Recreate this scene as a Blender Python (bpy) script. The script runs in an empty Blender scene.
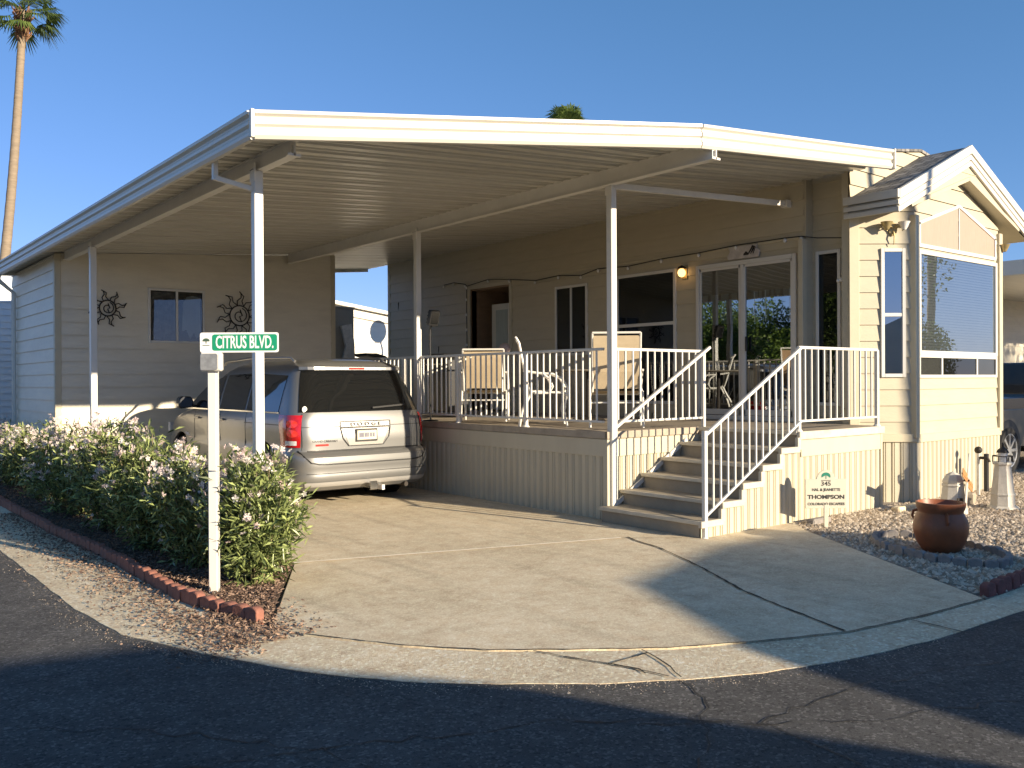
import bpy, bmesh, math, random
import numpy as np
from mathutils import Vector, Matrix
R_ = math.radians
scene = bpy.context.scene
C = scene.collection

# ------------------------------------------------------------ camera
F_PX, YAW, PITCH, ROLL = 892.2, .67585, -.003583, -.00518
cam_loc = Vector((-7.012, -7.060, 1.55))
fw = Vector((math.sin(YAW)*math.cos(PITCH), math.cos(YAW)*math.cos(PITCH), math.sin(PITCH)))
rt = Vector((math.cos(YAW), -math.sin(YAW), 0)); up = rt.cross(fw)
rt2 = rt*math.cos(ROLL)+up*math.sin(ROLL); up2 = -rt*math.sin(ROLL)+up*math.cos(ROLL)
camd = bpy.data.cameras.new('camera'); cam = bpy.data.objects.new('camera', camd); C.objects.link(cam)
M = Matrix((rt2, up2, -fw)).transposed().to_4x4(); M.translation = cam_loc
cam.matrix_world = M
camd.sensor_width = 36; camd.lens = F_PX/1024*36; camd.clip_end = 3000; camd.clip_start = .05
scene.camera = cam

# ------------------------------------------------------------ light
SUN_AZ = R_(14)        # from -Y towards +X
SUN_EL = R_(14.7)
w = bpy.data.worlds.new('World'); scene.world = w; w.use_nodes = True
nt = w.node_tree; bg = nt.nodes['Background']
sky = nt.nodes.new('ShaderNodeTexSky'); sky.sky_type = 'NISHITA'; sky.sun_disc = False
sky.sun_elevation = SUN_EL; sky.sun_rotation = math.pi-SUN_AZ
sky.air_density = .85; sky.dust_density = 0; sky.ozone_density = 4.0; sky.altitude = 300
sep = nt.nodes.new('ShaderNodeSeparateColor'); cmb = nt.nodes.new('ShaderNodeCombineColor'); nt.links.new(sky.outputs[0], sep.inputs[0])
for i_, (g_, k_) in enumerate(((.90, .485), (.70, .64), (.80, .73))):   # camera-like tone of the clear sky, per channel
    pw = nt.nodes.new('ShaderNodeMath'); pw.operation = 'POWER'; pw.inputs[1].default_value = g_; ml = nt.nodes.new('ShaderNodeMath'); ml.operation = 'MULTIPLY'; ml.inputs[1].default_value = k_
    nt.links.new(sep.outputs[i_], pw.inputs[0]); nt.links.new(pw.outputs[0], ml.inputs[0]); nt.links.new(ml.outputs[0], cmb.inputs[i_])
nt.links.new(cmb.outputs[0], bg.inputs[0]); bg.inputs[1].default_value = .15
sd = Vector((math.sin(SUN_AZ)*math.cos(SUN_EL), -math.cos(SUN_AZ)*math.cos(SUN_EL), math.sin(SUN_EL)))
sl = bpy.data.lights.new('sun', 'SUN'); sl.energy = 4.3; sl.angle = R_(.5); sl.color = (1, .845, .63)
so = bpy.data.objects.new('sun', sl); C.objects.link(so)
so.rotation_euler = sd.to_track_quat('Z', 'Y').to_euler()
scene.view_settings.view_transform = 'Standard'; scene.view_settings.look = 'None'
scene.view_settings.gamma = 1; scene.view_settings.use_curve_mapping = False
scene.view_settings.exposure = 1.12
scene.cycles.max_bounces = 8; scene.cycles.transparent_max_bounces = 8

# ------------------------------------------------------------ materials
def new_mat(name):
    m = bpy.data.materials.new(name); m.use_nodes = True
    n = m.node_tree.nodes; return m, n, m.node_tree.links, n['Principled BSDF']
def mat(name, col, rough=.6, metal=0, var=.08, scale=3, bump=0, bscale=60, coat=0, spec=.5, dirt=None, dirt_amt=.0, stretch=None):
    m, n, l, p = new_mat(name)
    p.inputs['Roughness'].default_value = rough; p.inputs['Metallic'].default_value = metal
    p.inputs['Coat Weight'].default_value = coat; p.inputs['Specular IOR Level'].default_value = spec
    tc = n.new('ShaderNodeTexCoord'); vec = tc.outputs['Object']
    if stretch:
        mp = n.new('ShaderNodeMapping'); mp.inputs['Scale'].default_value = stretch; l.new(vec, mp.inputs[0]); vec = mp.outputs[0]
    nz = n.new('ShaderNodeTexNoise'); nz.inputs['Scale'].default_value = scale; nz.inputs['Detail'].default_value = 6
    nz.inputs['Roughness'].default_value = .65
    l.new(vec, nz.inputs['Vector'])
    r = n.new('ShaderNodeValToRGB'); r.color_ramp.elements[0].position = .3; r.color_ramp.elements[1].position = .7
    r.color_ramp.elements[0].color = tuple(c*(1-var) for c in col)+(1,)
    r.color_ramp.elements[1].color = tuple(min(1, c*(1+var)) for c in col)+(1,)
    l.new(nz.outputs[0], r.inputs[0]); out = r.outputs[0]
    if dirt:
        n2 = n.new('ShaderNodeTexNoise'); n2.inputs['Scale'].default_value = scale*.37; n2.inputs['Detail'].default_value = 8
        n2.inputs['Roughness'].default_value = .75; l.new(vec, n2.inputs['Vector'])
        r2 = n.new('ShaderNodeValToRGB'); r2.color_ramp.elements[0].position = .48; r2.color_ramp.elements[1].position = .68
        r2.color_ramp.elements[1].color = (dirt_amt,)*3+(1,); l.new(n2.outputs[0], r2.inputs[0])
        mx = n.new('ShaderNodeMixRGB'); l.new(r2.outputs[0], mx.inputs[0]); l.new(out, mx.inputs[1])
        mx.inputs[2].default_value = tuple(dirt)+(1,); out = mx.outputs[0]
    l.new(out, p.inputs['Base Color'])
    if bump:
        b = n.new('ShaderNodeBump'); b.inputs['Strength'].default_value = bump; b.inputs['Distance'].default_value = .01
        n3 = n.new('ShaderNodeTexNoise'); n3.inputs['Scale'].default_value = bscale; n3.inputs['Detail'].default_value = 4
        l.new(vec, n3.inputs['Vector']); l.new(n3.outputs[0], b.inputs['Height']); l.new(b.outputs[0], p.inputs['Normal'])
    return m
def glass_mat(name, tint, mixf, rough=.01):
    m, n, l, p = new_mat(name); n.remove(p)
    tr = n.new('ShaderNodeBsdfTransparent'); tr.inputs[0].default_value = tuple(tint)+(1,)
    gl = n.new('ShaderNodeBsdfGlossy'); gl.inputs['Roughness'].default_value = rough; gl.inputs[0].default_value = (.9, .95, 1, 1)
    fr = n.new('ShaderNodeFresnel'); fr.inputs[0].default_value = 1.5
    ad = n.new('ShaderNodeMath'); ad.operation = 'ADD'; ad.use_clamp = True; ad.inputs[1].default_value = mixf
    # faint waviness of float glass
    tc = n.new('ShaderNodeTexCoord'); nz = n.new('ShaderNodeTexNoise'); nz.inputs['Scale'].default_value = 1.6; nz.inputs['Detail'].default_value = 1
    b = n.new('ShaderNodeBump'); b.inputs['Strength'].default_value = .025; b.inputs['Distance'].default_value = .05
    l.new(tc.outputs['Object'], nz.inputs['Vector']); l.new(nz.outputs[0], b.inputs['Height']); l.new(b.outputs[0], gl.inputs['Normal'])
    l.new(fr.outputs[0], ad.inputs[0])
    mx = n.new('ShaderNodeMixShader'); l.new(ad.outputs[0], mx.inputs[0]); l.new(tr.outputs[0], mx.inputs[1]); l.new(gl.outputs[0], mx.inputs[2])
    l.new(mx.outputs[0], n['Material Output'].inputs[0]); return m
def ground_mat(name, c1, c2, c3, rough, fine, bump, big=.6, aniso=None, tracks=False, speck=(70, .12)):
    m, n, l, p = new_mat(name); p.inputs['Roughness'].default_value = rough; p.inputs['Specular IOR Level'].default_value = .25
    tc = n.new('ShaderNodeTexCoord'); v = tc.outputs['Object']
    a = n.new('ShaderNodeTexNoise'); a.inputs['Scale'].default_value = big; a.inputs['Detail'].default_value = 9; a.inputs['Roughness'].default_value = .7
    b = n.new('ShaderNodeTexNoise'); b.inputs['Scale'].default_value = fine; b.inputs['Detail'].default_value = 5; b.inputs['Roughness'].default_value = .8
    c = n.new('ShaderNodeTexNoise'); c.inputs['Scale'].default_value = big*3.3; c.inputs['Detail'].default_value = 8; c.inputs['Roughness'].default_value = .8
    for q in (a, b, c): l.new(v, q.inputs['Vector'])
    r = n.new('ShaderNodeValToRGB'); r.color_ramp.elements[0].position = .32; r.color_ramp.elements[1].position = .68
    r.color_ramp.elements[0].color = tuple(c1)+(1,); r.color_ramp.elements[1].color = tuple(c2)+(1,)
    l.new(a.outputs[0], r.inputs[0])
    r2 = n.new('ShaderNodeValToRGB'); r2.color_ramp.elements[0].position = .5; r2.color_ramp.elements[1].position = .75
    r2.color_ramp.elements[1].color = (.7, .7, .7, 1); l.new(c.outputs[0], r2.inputs[0])
    mx = n.new('ShaderNodeMixRGB'); l.new(r2.outputs[0], mx.inputs[0]); l.new(r.outputs[0], mx.inputs[1]); mx.inputs[2].default_value = tuple(c3)+(1,)
    out = mx.outputs[0]
    if tracks:
        wv = n.new('ShaderNodeTexNoise'); wv.inputs['Scale'].default_value = 1; wv.inputs['Detail'].default_value = 6
        mp = n.new('ShaderNodeMapping'); mp.inputs['Scale'].default_value = (5, .5, 1); mp.inputs['Rotation'].default_value = (0, 0, .35)
        l.new(v, mp.inputs[0]); l.new(mp.outputs[0], wv.inputs['Vector'])
        r3 = n.new('ShaderNodeValToRGB'); r3.color_ramp.elements[0].position = .52; r3.color_ramp.elements[1].position = .72
        r3.color_ramp.elements[1].color = (.36, .36, .36, 1); l.new(wv.outputs[0], r3.inputs[0])
        m4 = n.new('ShaderNodeMixRGB'); l.new(r3.outputs[0], m4.inputs[0]); l.new(out, m4.inputs[1]); m4.inputs[2].default_value = tuple(k*.62 for k in c1)+(1,)
        out = m4.outputs[0]
    rr = n.new('ShaderNodeValToRGB'); rr.color_ramp.elements[0].position = .36; rr.color_ramp.elements[1].position = .64
    rr.color_ramp.elements[0].color = (.22, .22, .22, 1); rr.color_ramp.elements[1].color = (.78, .78, .78, 1); l.new(b.outputs[0], rr.inputs[0])
    f2 = n.new('ShaderNodeMixRGB'); f2.blend_type = 'OVERLAY'; f2.inputs[0].default_value = .38
    l.new(out, f2.inputs[1]); l.new(rr.outputs[0], f2.inputs[2]); out = f2.outputs[0]
    # mid-size blotches
    e = n.new('ShaderNodeTexNoise'); e.inputs['Scale'].default_value = big*9; e.inputs['Detail'].default_value = 7; e.inputs['Roughness'].default_value = .85; l.new(v, e.inputs['Vector'])
    re_ = n.new('ShaderNodeValToRGB'); re_.color_ramp.elements[0].position = .38; re_.color_ramp.elements[1].position = .62
    re_.color_ramp.elements[0].color = (.36, .36, .36, 1); re_.color_ramp.elements[1].color = (.62, .62, .62, 1); l.new(e.outputs[0], re_.inputs[0])
    f3 = n.new('ShaderNodeMixRGB'); f3.blend_type = 'OVERLAY'; f3.inputs[0].default_value = .7; l.new(out, f3.inputs[1]); l.new(re_.outputs[0], f3.inputs[2]); out = f3.outputs[0]
    # pale and dark aggregate specks
    vo = n.new('ShaderNodeTexVoronoi'); vo.inputs['Scale'].default_value = speck[0]; l.new(v, vo.inputs['Vector'])
    sx_ = n.new('ShaderNodeSeparateColor'); l.new(vo.outputs['Color'], sx_.inputs[0])
    rs = n.new('ShaderNodeValToRGB'); rs.color_ramp.interpolation = 'CONSTANT'
    rs.color_ramp.elements[0].position = 0; rs.color_ramp.elements[0].color = (.5-speck[1]*.5, )*3+(1,); rs.color_ramp.elements[1].position = .12; rs.color_ramp.elements[1].color = (.5, .5, .5, 1)
    el = rs.color_ramp.elements.new(.86); el.color = (.5+speck[1], )*3+(1,); l.new(sx_.outputs[0], rs.inputs[0])
    f4 = n.new('ShaderNodeMixRGB'); f4.blend_type = 'OVERLAY'; f4.inputs[0].default_value = .8; l.new(out, f4.inputs[1]); l.new(rs.outputs[0], f4.inputs[2]); l.new(f4.outputs[0], p.inputs['Base Color'])
    bp = n.new('ShaderNodeBump'); bp.inputs['Strength'].default_value = bump; bp.inputs['Distance'].default_value = .012
    l.new(b.outputs[0], bp.inputs['Height']); l.new(bp.outputs[0], p.inputs['Normal'])
    return m
def leaf_mat(name, a, b, trans=.25, rough=.45):
    m, n, l, p = new_mat(name); p.inputs['Roughness'].default_value = rough; p.inputs['Specular IOR Level'].default_value = .4
    g = n.new('ShaderNodeNewGeometry'); r = n.new('ShaderNodeValToRGB')
    r.color_ramp.elements[0].color = tuple(a)+(1,); r.color_ramp.elements[1].color = tuple(b)+(1,)
    l.new(g.outputs['Random Per Island'], r.inputs[0]); l.new(r.outputs[0], p.inputs['Base Color'])
    t = n.new('ShaderNodeBsdfTranslucent'); l.new(r.outputs[0], t.inputs[0])
    mx = n.new('ShaderNodeMixShader'); mx.inputs[0].default_value = trans
    l.new(p.outputs[0], mx.inputs[1]); l.new(t.outputs[0], mx.inputs[2]); l.new(mx.outputs[0], n['Material Output'].inputs[0])
    return m
CREAM = (.51, .455, .33)
m_side = mat('cream_siding', CREAM, .55, var=.05, scale=2.5, bump=.15, bscale=25, dirt=(.50, .43, .30), dirt_amt=.25, stretch=(1, 1, 4))
m_shed = mat('taupe_siding', (.77, .71, .57), .5, var=.05, scale=2, bump=.12, bscale=25, dirt=(.45, .40, .30), dirt_amt=.25, stretch=(1, 1, 4))
m_trim = mat('cream_trim', (.55, .49, .35), .5, var=.04, bump=.08)
m_skirt = mat('ribbed_skirting', (.56, .51, .385), .45, var=.05, scale=2, dirt=(.50, .43, .31), dirt_amt=.35, stretch=(2, 2, .5))
m_awn = mat('white_aluminium', (.64, .61, .53), .38, var=.03, scale=4, dirt=(.60, .55, .45), dirt_amt=.15)
m_pan = mat('awning_underside', (.57, .545, .47), .33, var=.10, scale=1.2, dirt=(.40, .36, .28), dirt_amt=.4, stretch=(.6, 4, 1))
m_beam = mat('beam_paint', (.76, .73, .66), .45, var=.05, dirt=(.48, .43, .34), dirt_amt=.25)
m_white = mat('white_paint', (.70, .68, .62), .35, var=.03)
m_wframe = mat('white_vinyl', (.68, .66, .60), .35, var=.02)
m_shingle, n, l, p = new_mat('asphalt_shingle')
tc = n.new('ShaderNodeTexCoord'); sp = n.new('ShaderNodeSeparateXYZ'); cb = n.new('ShaderNodeCombineXYZ')
l.new(tc.outputs['Object'], sp.inputs[0]); l.new(sp.outputs[1], cb.inputs[0]); l.new(sp.outputs[0], cb.inputs[1])
bt = n.new('ShaderNodeTexBrick'); bt.inputs['Scale'].default_value = 1; bt.inputs['Brick Width'].default_value = .17; bt.inputs['Row Height'].default_value = .115
bt.inputs['Mortar Size'].default_value = .007; bt.inputs['Color1'].default_value = (.13, .125, .115, 1); bt.inputs['Color2'].default_value = (.34, .32, .29, 1)
bt.inputs['Mortar'].default_value = (.03, .03, .03, 1); bt.inputs['Bias'].default_value = -.1
l.new(cb.outputs[0], bt.inputs[0]); nz = n.new('ShaderNodeTexNoise'); nz.inputs['Scale'].default_value = 30; l.new(tc.outputs['Object'], nz.inputs['Vector'])
mx = n.new('ShaderNodeMixRGB'); mx.blend_type = 'OVERLAY'; mx.inputs[0].default_value = .6; l.new(bt.outputs[0], mx.inputs[1]); l.new(nz.outputs[0], mx.inputs[2])
l.new(mx.outputs[0], p.inputs['Base Color']); p.inputs['Roughness'].default_value = .9
bp = n.new('ShaderNodeBump'); bp.inputs['Strength'].default_value = .6; bp.inputs['Distance'].default_value = .02; l.new(bt.outputs[1], bp.inputs['Height']); bp.invert = True
l.new(bp.outputs[0], p.inputs['Normal'])
m_dark = mat('room_shade', (.018, .016, .014), .8, var=.1)  # shade of unlit rooms, put into the colour
m_black = mat('black_plastic', (.02, .02, .02), .4, var=.1)
m_glass = glass_mat('window_glass', (.5, .52, .54), .03)
m_bayglass = glass_mat('bay_window_glass', (.62, .64, .66), .28)
m_doorglass = glass_mat('door_glass', (.5, .53, .55), .30)
m_cglass = glass_mat('car_glass', (.10, .11, .11), .10, .005)
m_screen = mat('insect_screen', (.16, .155, .14), .7, var=.1, bump=.3, bscale=300)
m_pink = mat('frosted_panel', (.40, .30, .23), .5, var=.06, scale=6, stretch=(8, 8, 1))
m_blind = mat('blind_slats', (.26, .28, .28), .5, var=.05)
m_curtain = mat('curtain', (.42, .48, .48), .8, var=.15, scale=4, stretch=(1, 12, .5))
m_brownwall = mat('brown_panelling', (.30, .20, .12), .7, var=.15, stretch=(1, 1, 6))
m_deck = mat('deck_boards', (.40, .34, .26), .7, var=.12, scale=6, dirt=(.18, .15, .11), dirt_amt=.5)
m_riser = mat('riser_board', (.34, .29, .215), .75, var=.12, scale=5, bump=.2, bscale=40)
m_tread = mat('tread_edge', (.62, .56, .44), .6, var=.08, scale=8, dirt=(.3, .26, .2), dirt_amt=.4)
m_conc = ground_mat('concrete', (.58, .485, .335), (.76, .65, .47), (.46, .375, .25), .85, 90, .25, .7, tracks=True)
m_apron = ground_mat('gutter_concrete', (.58, .49, .34), (.76, .65, .47), (.48, .39, .265), .9, 55, .6, 1.2, speck=(60, .25))
m_dirt = ground_mat('dirt', (.30, .24, .165), (.42, .34, .24), (.2, .155, .11), .95, 40, .8, 1)
m_asph = ground_mat('asphalt', (.088, .085, .082), (.135, .13, .123), (.16, .155, .147), .88, 110, 1.0, .5, speck=(75, .42))
m_gravelbase = ground_mat('gravel_base', (.30, .26, .21), (.40, .35, .29), (.22, .18, .15), .95, 70, 1.0, 2)
m_mulch = ground_mat('mulch', (.10, .075, .055), (.18, .13, .095), (.06, .045, .035), .95, 60, 1.0, 3)
m_crack = mat('joint_dark', (.045, .038, .03), .95, var=.3)
m_brick = mat('edging_brick', (.30, .125, .085), .85, var=.25, scale=14, bump=.5, bscale=60, dirt=(.20, .12, .09), dirt_amt=.5)
m_redcurb = mat('red_edging', (.20, .075, .065), .85, var=.25, scale=14, bump=.5, bscale=60)
m_greystone = mat('grey_edging', (.27, .25, .235), .85, var=.2, scale=14, bump=.5, bscale=60, dirt=(.34, .24, .18), dirt_amt=.5)
m_terra = mat('terracotta', (.27, .085, .032), .45, var=.22, scale=7, bump=.15, bscale=20, dirt=(.17, .07, .035), dirt_amt=.6)
m_ornament = mat('weathered_white', (.62, .58, .50), .7, var=.12, scale=12, bump=.2, dirt=(.40, .34, .27), dirt_amt=.5)
m_wood = mat('orange_wood', (.42, .20, .07), .6, var=.2, scale=15)
m_rust = mat('dark_iron', (.035, .028, .022), .6, metal=.3, var=.3, scale=20)
m_brass = mat('antique_brass', (.42, .33, .16), .45, metal=.4, var=.2, scale=20)
m_sling = mat('tan_sling', (.50, .40, .26), .75, var=.06, scale=10, bump=.2, bscale=200)
m_brownsling = mat('brown_sling', (.34, .22, .12), .75, var=.08, scale=10, bump=.2, bscale=200)
m_green = mat('sign_green', (.01, .26, .13), .4, var=.04)
m_signwhite = mat('sign_white', (.82, .81, .76), .4, var=.02)
m_lens = mat('grey_lens', (.30, .30, .29), .2, metal=.4, var=.35, scale=12)
m_board = mat('sign_board', (.60, .56, .45), .6, var=.05, scale=5)
m_text = mat('black_text', (.02, .02, .02), .6)
m_paintg = mat('emblem_green', (.01, .20, .13), .5)
m_silver = mat('silver_paint', (.25, .25, .245), .36, metal=.6, var=.02, coat=.3)
m_darkpaint = mat('grey_trim', (.42, .40, .37), .35, metal=.4, var=.02)
m_red = mat('red_lens', (.50, .012, .015), .12, var=.25, scale=22, coat=.8)
m_redc = mat('bright_red_lens', (.85, .05, .04), .12, var=.2, scale=30, coat=.8)
m_clear = mat('clear_lens', (.75, .73, .70), .15, var=.2, scale=40)
m_tyre = mat('tyre_rubber', (.014, .014, .014), .85, var=.15, bump=.2)
m_rim = mat('alloy', (.55, .55, .54), .3, metal=.7, var=.05)
m_chrome = mat('chrome', (.6, .6, .6), .15, metal=1, var=.02)
m_leafo = leaf_mat('oleander_leaf', (.010, .028, .007), (.40, .47, .17), .14, .3)
m_petal = leaf_mat('petal', (.80, .60, .57), (.88, .84, .78), .3, .7)
m_stem = mat('stem_bark', (.20, .16, .09), .8, var=.2)
m_litter = leaf_mat('dry_leaf', (.07, .04, .03), (.42, .29, .21), .1, .8)
m_pebble = leaf_mat('pebble', (.28, .21, .14), (.74, .63, .49), 0, .8)
m_tree = leaf_mat('tree_leaf', (.05, .09, .012), (.20, .29, .05), .25)
m_palm = leaf_mat('palm_leaf', (.05, .09, .02), (.17, .23, .06), .25)
m_trunk = mat('palm_trunk', (.25, .195, .135), .85, var=.2, scale=3, bump=.6, bscale=14, stretch=(1, 1, 5))
m_bark = mat('bark', (.12, .09, .06), .9, var=.3, scale=6, bump=.5)
m_nwhite = mat('neighbour_white', (.74, .71, .62), .55, var=.04)
m_nblue = mat('pale_blue_siding', (.62, .66, .70), .55, var=.04)
m_nroof = mat('grey_roof', (.25, .23, .21), .8, var=.1)
m_truck = mat('truck_black', (.02, .021, .022), .2, var=.05, coat=.8)
m_trucktan = mat('truck_tan', (.20, .17, .125), .35, metal=.3, var=.03)
m_cabinet = mat('tan_cabinet', (.26, .23, .185), .6, var=.08)
m_bulb = mat('frosted_bulb', (.75, .73, .68), .25, var=.02)
m_cord = mat('dark_cord', (.03, .03, .025), .6)
m_plaque = mat('driftwood_plaque', (.55, .50, .45), .7, var=.2, scale=12)
m_lampglow, n, l, p = new_mat('lamp_glow'); p.inputs['Base Color'].default_value = (.9, .6, .25, 1)
p.inputs['Emission Color'].default_value = (1, .55, .18, 1); p.inputs['Emission Strength'].default_value = 1.6

# ------------------------------------------------------------ mesh helpers
def origin(o):
    v = Vector((0, 0, 0))
    while o is not None:
        v += o.location; o = o.parent
    return v
class MB:
    def __init__(s): s.v = []; s.f = []
    def add(s, vs, fs):
        b = len(s.v); s.v += [tuple(q) for q in vs]; s.f += [tuple(i+b for i in f) for f in fs]; return s
    def box(s, x0, x1, y0, y1, z0, z1):
        return s.add([(x0, y0, z0), (x1, y0, z0), (x1, y1, z0), (x0, y1, z0), (x0, y0, z1), (x1, y0, z1), (x1, y1, z1), (x0, y1, z1)],
                     [(3, 2, 1, 0), (4, 5, 6, 7), (0, 1, 5, 4), (1, 2, 6, 5), (2, 3, 7, 6), (3, 0, 4, 7)])
    def obox(s, c, ax, ay, az, hx, hy, hz):
        c = Vector(c); ax = Vector(ax); ay = Vector(ay); az = Vector(az)
        vs = [c+ax*hx*i+ay*hy*j+az*hz*k for k in (-1, 1) for (i, j) in ((-1, -1), (1, -1), (1, 1), (-1, 1))]
        return s.add(vs, [(3, 2, 1, 0), (4, 5, 6, 7), (0, 1, 5, 4), (1, 2, 6, 5), (2, 3, 7, 6), (3, 0, 4, 7)])
    def beam(s, p, q, wd, h, upv=(0, 0, 1)):
        p = Vector(p); q = Vector(q); d = (q-p); L = d.length; d.normalize(); u = Vector(upv)
        r = d.cross(u)
        if r.length < 1e-4: r = d.cross(Vector((1, 0, 0)))
        r.normalize(); u = r.cross(d); return s.obox((p+q)/2, r, d, u, wd/2, L/2, h/2)
    def tube(s, pts, r, seg=8, closed=False):
        pts = [Vector(p) for p in pts]; n = len(pts); rs = r if isinstance(r, (list, tuple)) else [r]*n
        rings = []; prev = None
        for i, p in enumerate(pts):
            if closed: d = pts[(i+1) % n]-pts[i-1]
            else: d = pts[min(i+1, n-1)]-pts[max(i-1, 0)]
            d.normalize()
            if prev is None:
                a = d.orthogonal().normalized()
            else:
                a = prev-d*prev.dot(d)
                if a.length < 1e-5: a = d.orthogonal()
                a.normalize()
            prev = a; b = d.cross(a)
            rings.append([p+(a*math.cos(t)+b*math.sin(t))*rs[i] for t in [2*math.pi*k/seg for k in range(seg)]])
        vs = [v for rg in rings for v in rg]; fs = []
        m = n if closed else n-1
        for i in range(m):
            j = (i+1) % n
            for k in range(seg):
                k2 = (k+1) % seg; fs.append((i*seg+k, i*seg+k2, j*seg+k2, j*seg+k))
        if not closed: fs += [tuple(reversed(range(seg))), tuple((n-1)*seg+k for k in range(seg))]
        return s.add(vs, fs)
    def lathe(s, prof, c=(0, 0, 0), seg=32, ax='z', cap=True):
        c = Vector(c); vs = []; fs = []
        for (r, z) in prof:
            for k in range(seg):
                t = 2*math.pi*k/seg
                q = (r*math.cos(t), r*math.sin(t), z)
                if ax == 'x': q = (z, r*math.cos(t), r*math.sin(t))
                if ax == 'y': q = (r*math.sin(t), z, r*math.cos(t))
                vs.append(c+Vector(q))
        for i in range(len(prof)-1):
            for k in range(seg):
                k2 = (k+1) % seg; fs.append((i*seg+k, i*seg+k2, (i+1)*seg+k2, (i+1)*seg+k))
        if cap: fs += [tuple(reversed(range(seg))), tuple((len(prof)-1)*seg+k for k in range(seg))]
        return s.add(vs, fs)
    def prism(s, poly, o, ux, uy, un, t0, t1):
        o = Vector(o); ux = Vector(ux); uy = Vector(uy); un = Vector(un); n = len(poly)
        vs = [o+ux*a+uy*b+un*t0 for a, b in poly]+[o+ux*a+uy*b+un*t1 for a, b in poly]
        fs = [tuple(reversed(range(n))), tuple(range(n, 2*n))]+[(i, (i+1) % n, n+(i+1) % n, n+i) for i in range(n)]
        return s.add(vs, fs)
    def sheet(s, poly, z, t=None):
        if t is None: return s.add([(x, y, z) for x, y in poly], [tuple(range(len(poly)))])
        return s.prism(poly, (0, 0, 0), (1, 0, 0), (0, 1, 0), (0, 0, 1), z-t, z)
    def build(s, name, m, parent=None, smooth=False, bevel=0, base=None, fix=True):
        if base is not None: off = Vector(base)
        else: off = origin(parent)
        me = bpy.data.meshes.new(name); me.from_pydata([tuple(Vector(v)-off) for v in s.v], [], s.f); me.materials.append(m)
        if fix or bevel:
            bm = bmesh.new(); bm.from_mesh(me)
            if fix: bmesh.ops.recalc_face_normals(bm, faces=bm.faces)
            if bevel: bmesh.ops.bevel(bm, geom=[e for e in bm.edges if len(e.link_faces) == 2 and e.calc_face_angle(0) > .5], offset=bevel, segments=1, affect='EDGES', clamp_overlap=True)
            bm.to_mesh(me); bm.free()
        if smooth:
            me.polygons.foreach_set('use_smooth', [True]*len(me.polygons))
            if hasattr(me, 'set_sharp_from_angle'): me.set_sharp_from_angle(angle=R_(38))
        o = bpy.data.objects.new(name, me); C.objects.link(o)
        if parent is not None: o.parent = parent
        if base is not None: o.location = base
        return o
def tag(o, label=None, cat=None, group=None, kind=None):
    if label: o['label'] = label
    if cat: o['category'] = cat
    if group: o['group'] = group
    if kind: o['kind'] = kind
    return o
def thing(name, label, cat, loc=(0, 0, 0), group=None):
    o = bpy.data.objects.new(name, None); o.empty_display_size = .2; C.objects.link(o); o.location = loc
    return tag(o, label, cat, group)
KIDS = {}
def copy_tree(o, parent=None):
    c = o.copy(); C.objects.link(c)
    if parent is not None: c.parent = parent
    for ch in [k for k in bpy.data.objects if k.parent == o]: copy_tree(ch, c)
    return c
def inst(o, loc, parent=None, rot=None, scale=None):
    c = o.copy(); C.objects.link(c)
    if parent is not None: c.parent = parent
    c.location = loc
    if rot is not None: c.rotation_euler = rot
    if scale is not None: c.scale = scale
    return c
def text(name, s, size, loc, ux, uy, m, parent=None, depth=.002, align='CENTER', sx=1.0, bold=0.0):
    cu = bpy.data.curves.new(name, 'FONT'); cu.body = s; cu.size = size; cu.extrude = depth; cu.align_x = align; cu.align_y = 'CENTER'; cu.offset = bold
    cu.resolution_u = 3
    t = bpy.data.objects.new(name, cu); C.objects.link(t)
    dg = bpy.context.evaluated_depsgraph_get(); me = bpy.data.meshes.new_from_object(t.evaluated_get(dg)); bpy.data.objects.remove(t)
    ux = Vector(ux).normalized(); uy = Vector(uy).normalized(); un = ux.cross(uy); off = origin(parent); loc = Vector(loc)
    for v in me.vertices: v.co = loc+ux*v.co.x*sx+uy*v.co.y+un*v.co.z-off
    me.materials.clear(); me.materials.append(m); me.name = name
    o = bpy.data.objects.new(name, me); C.objects.link(o)
    if parent is not None: o.parent = parent
    return o
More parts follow.
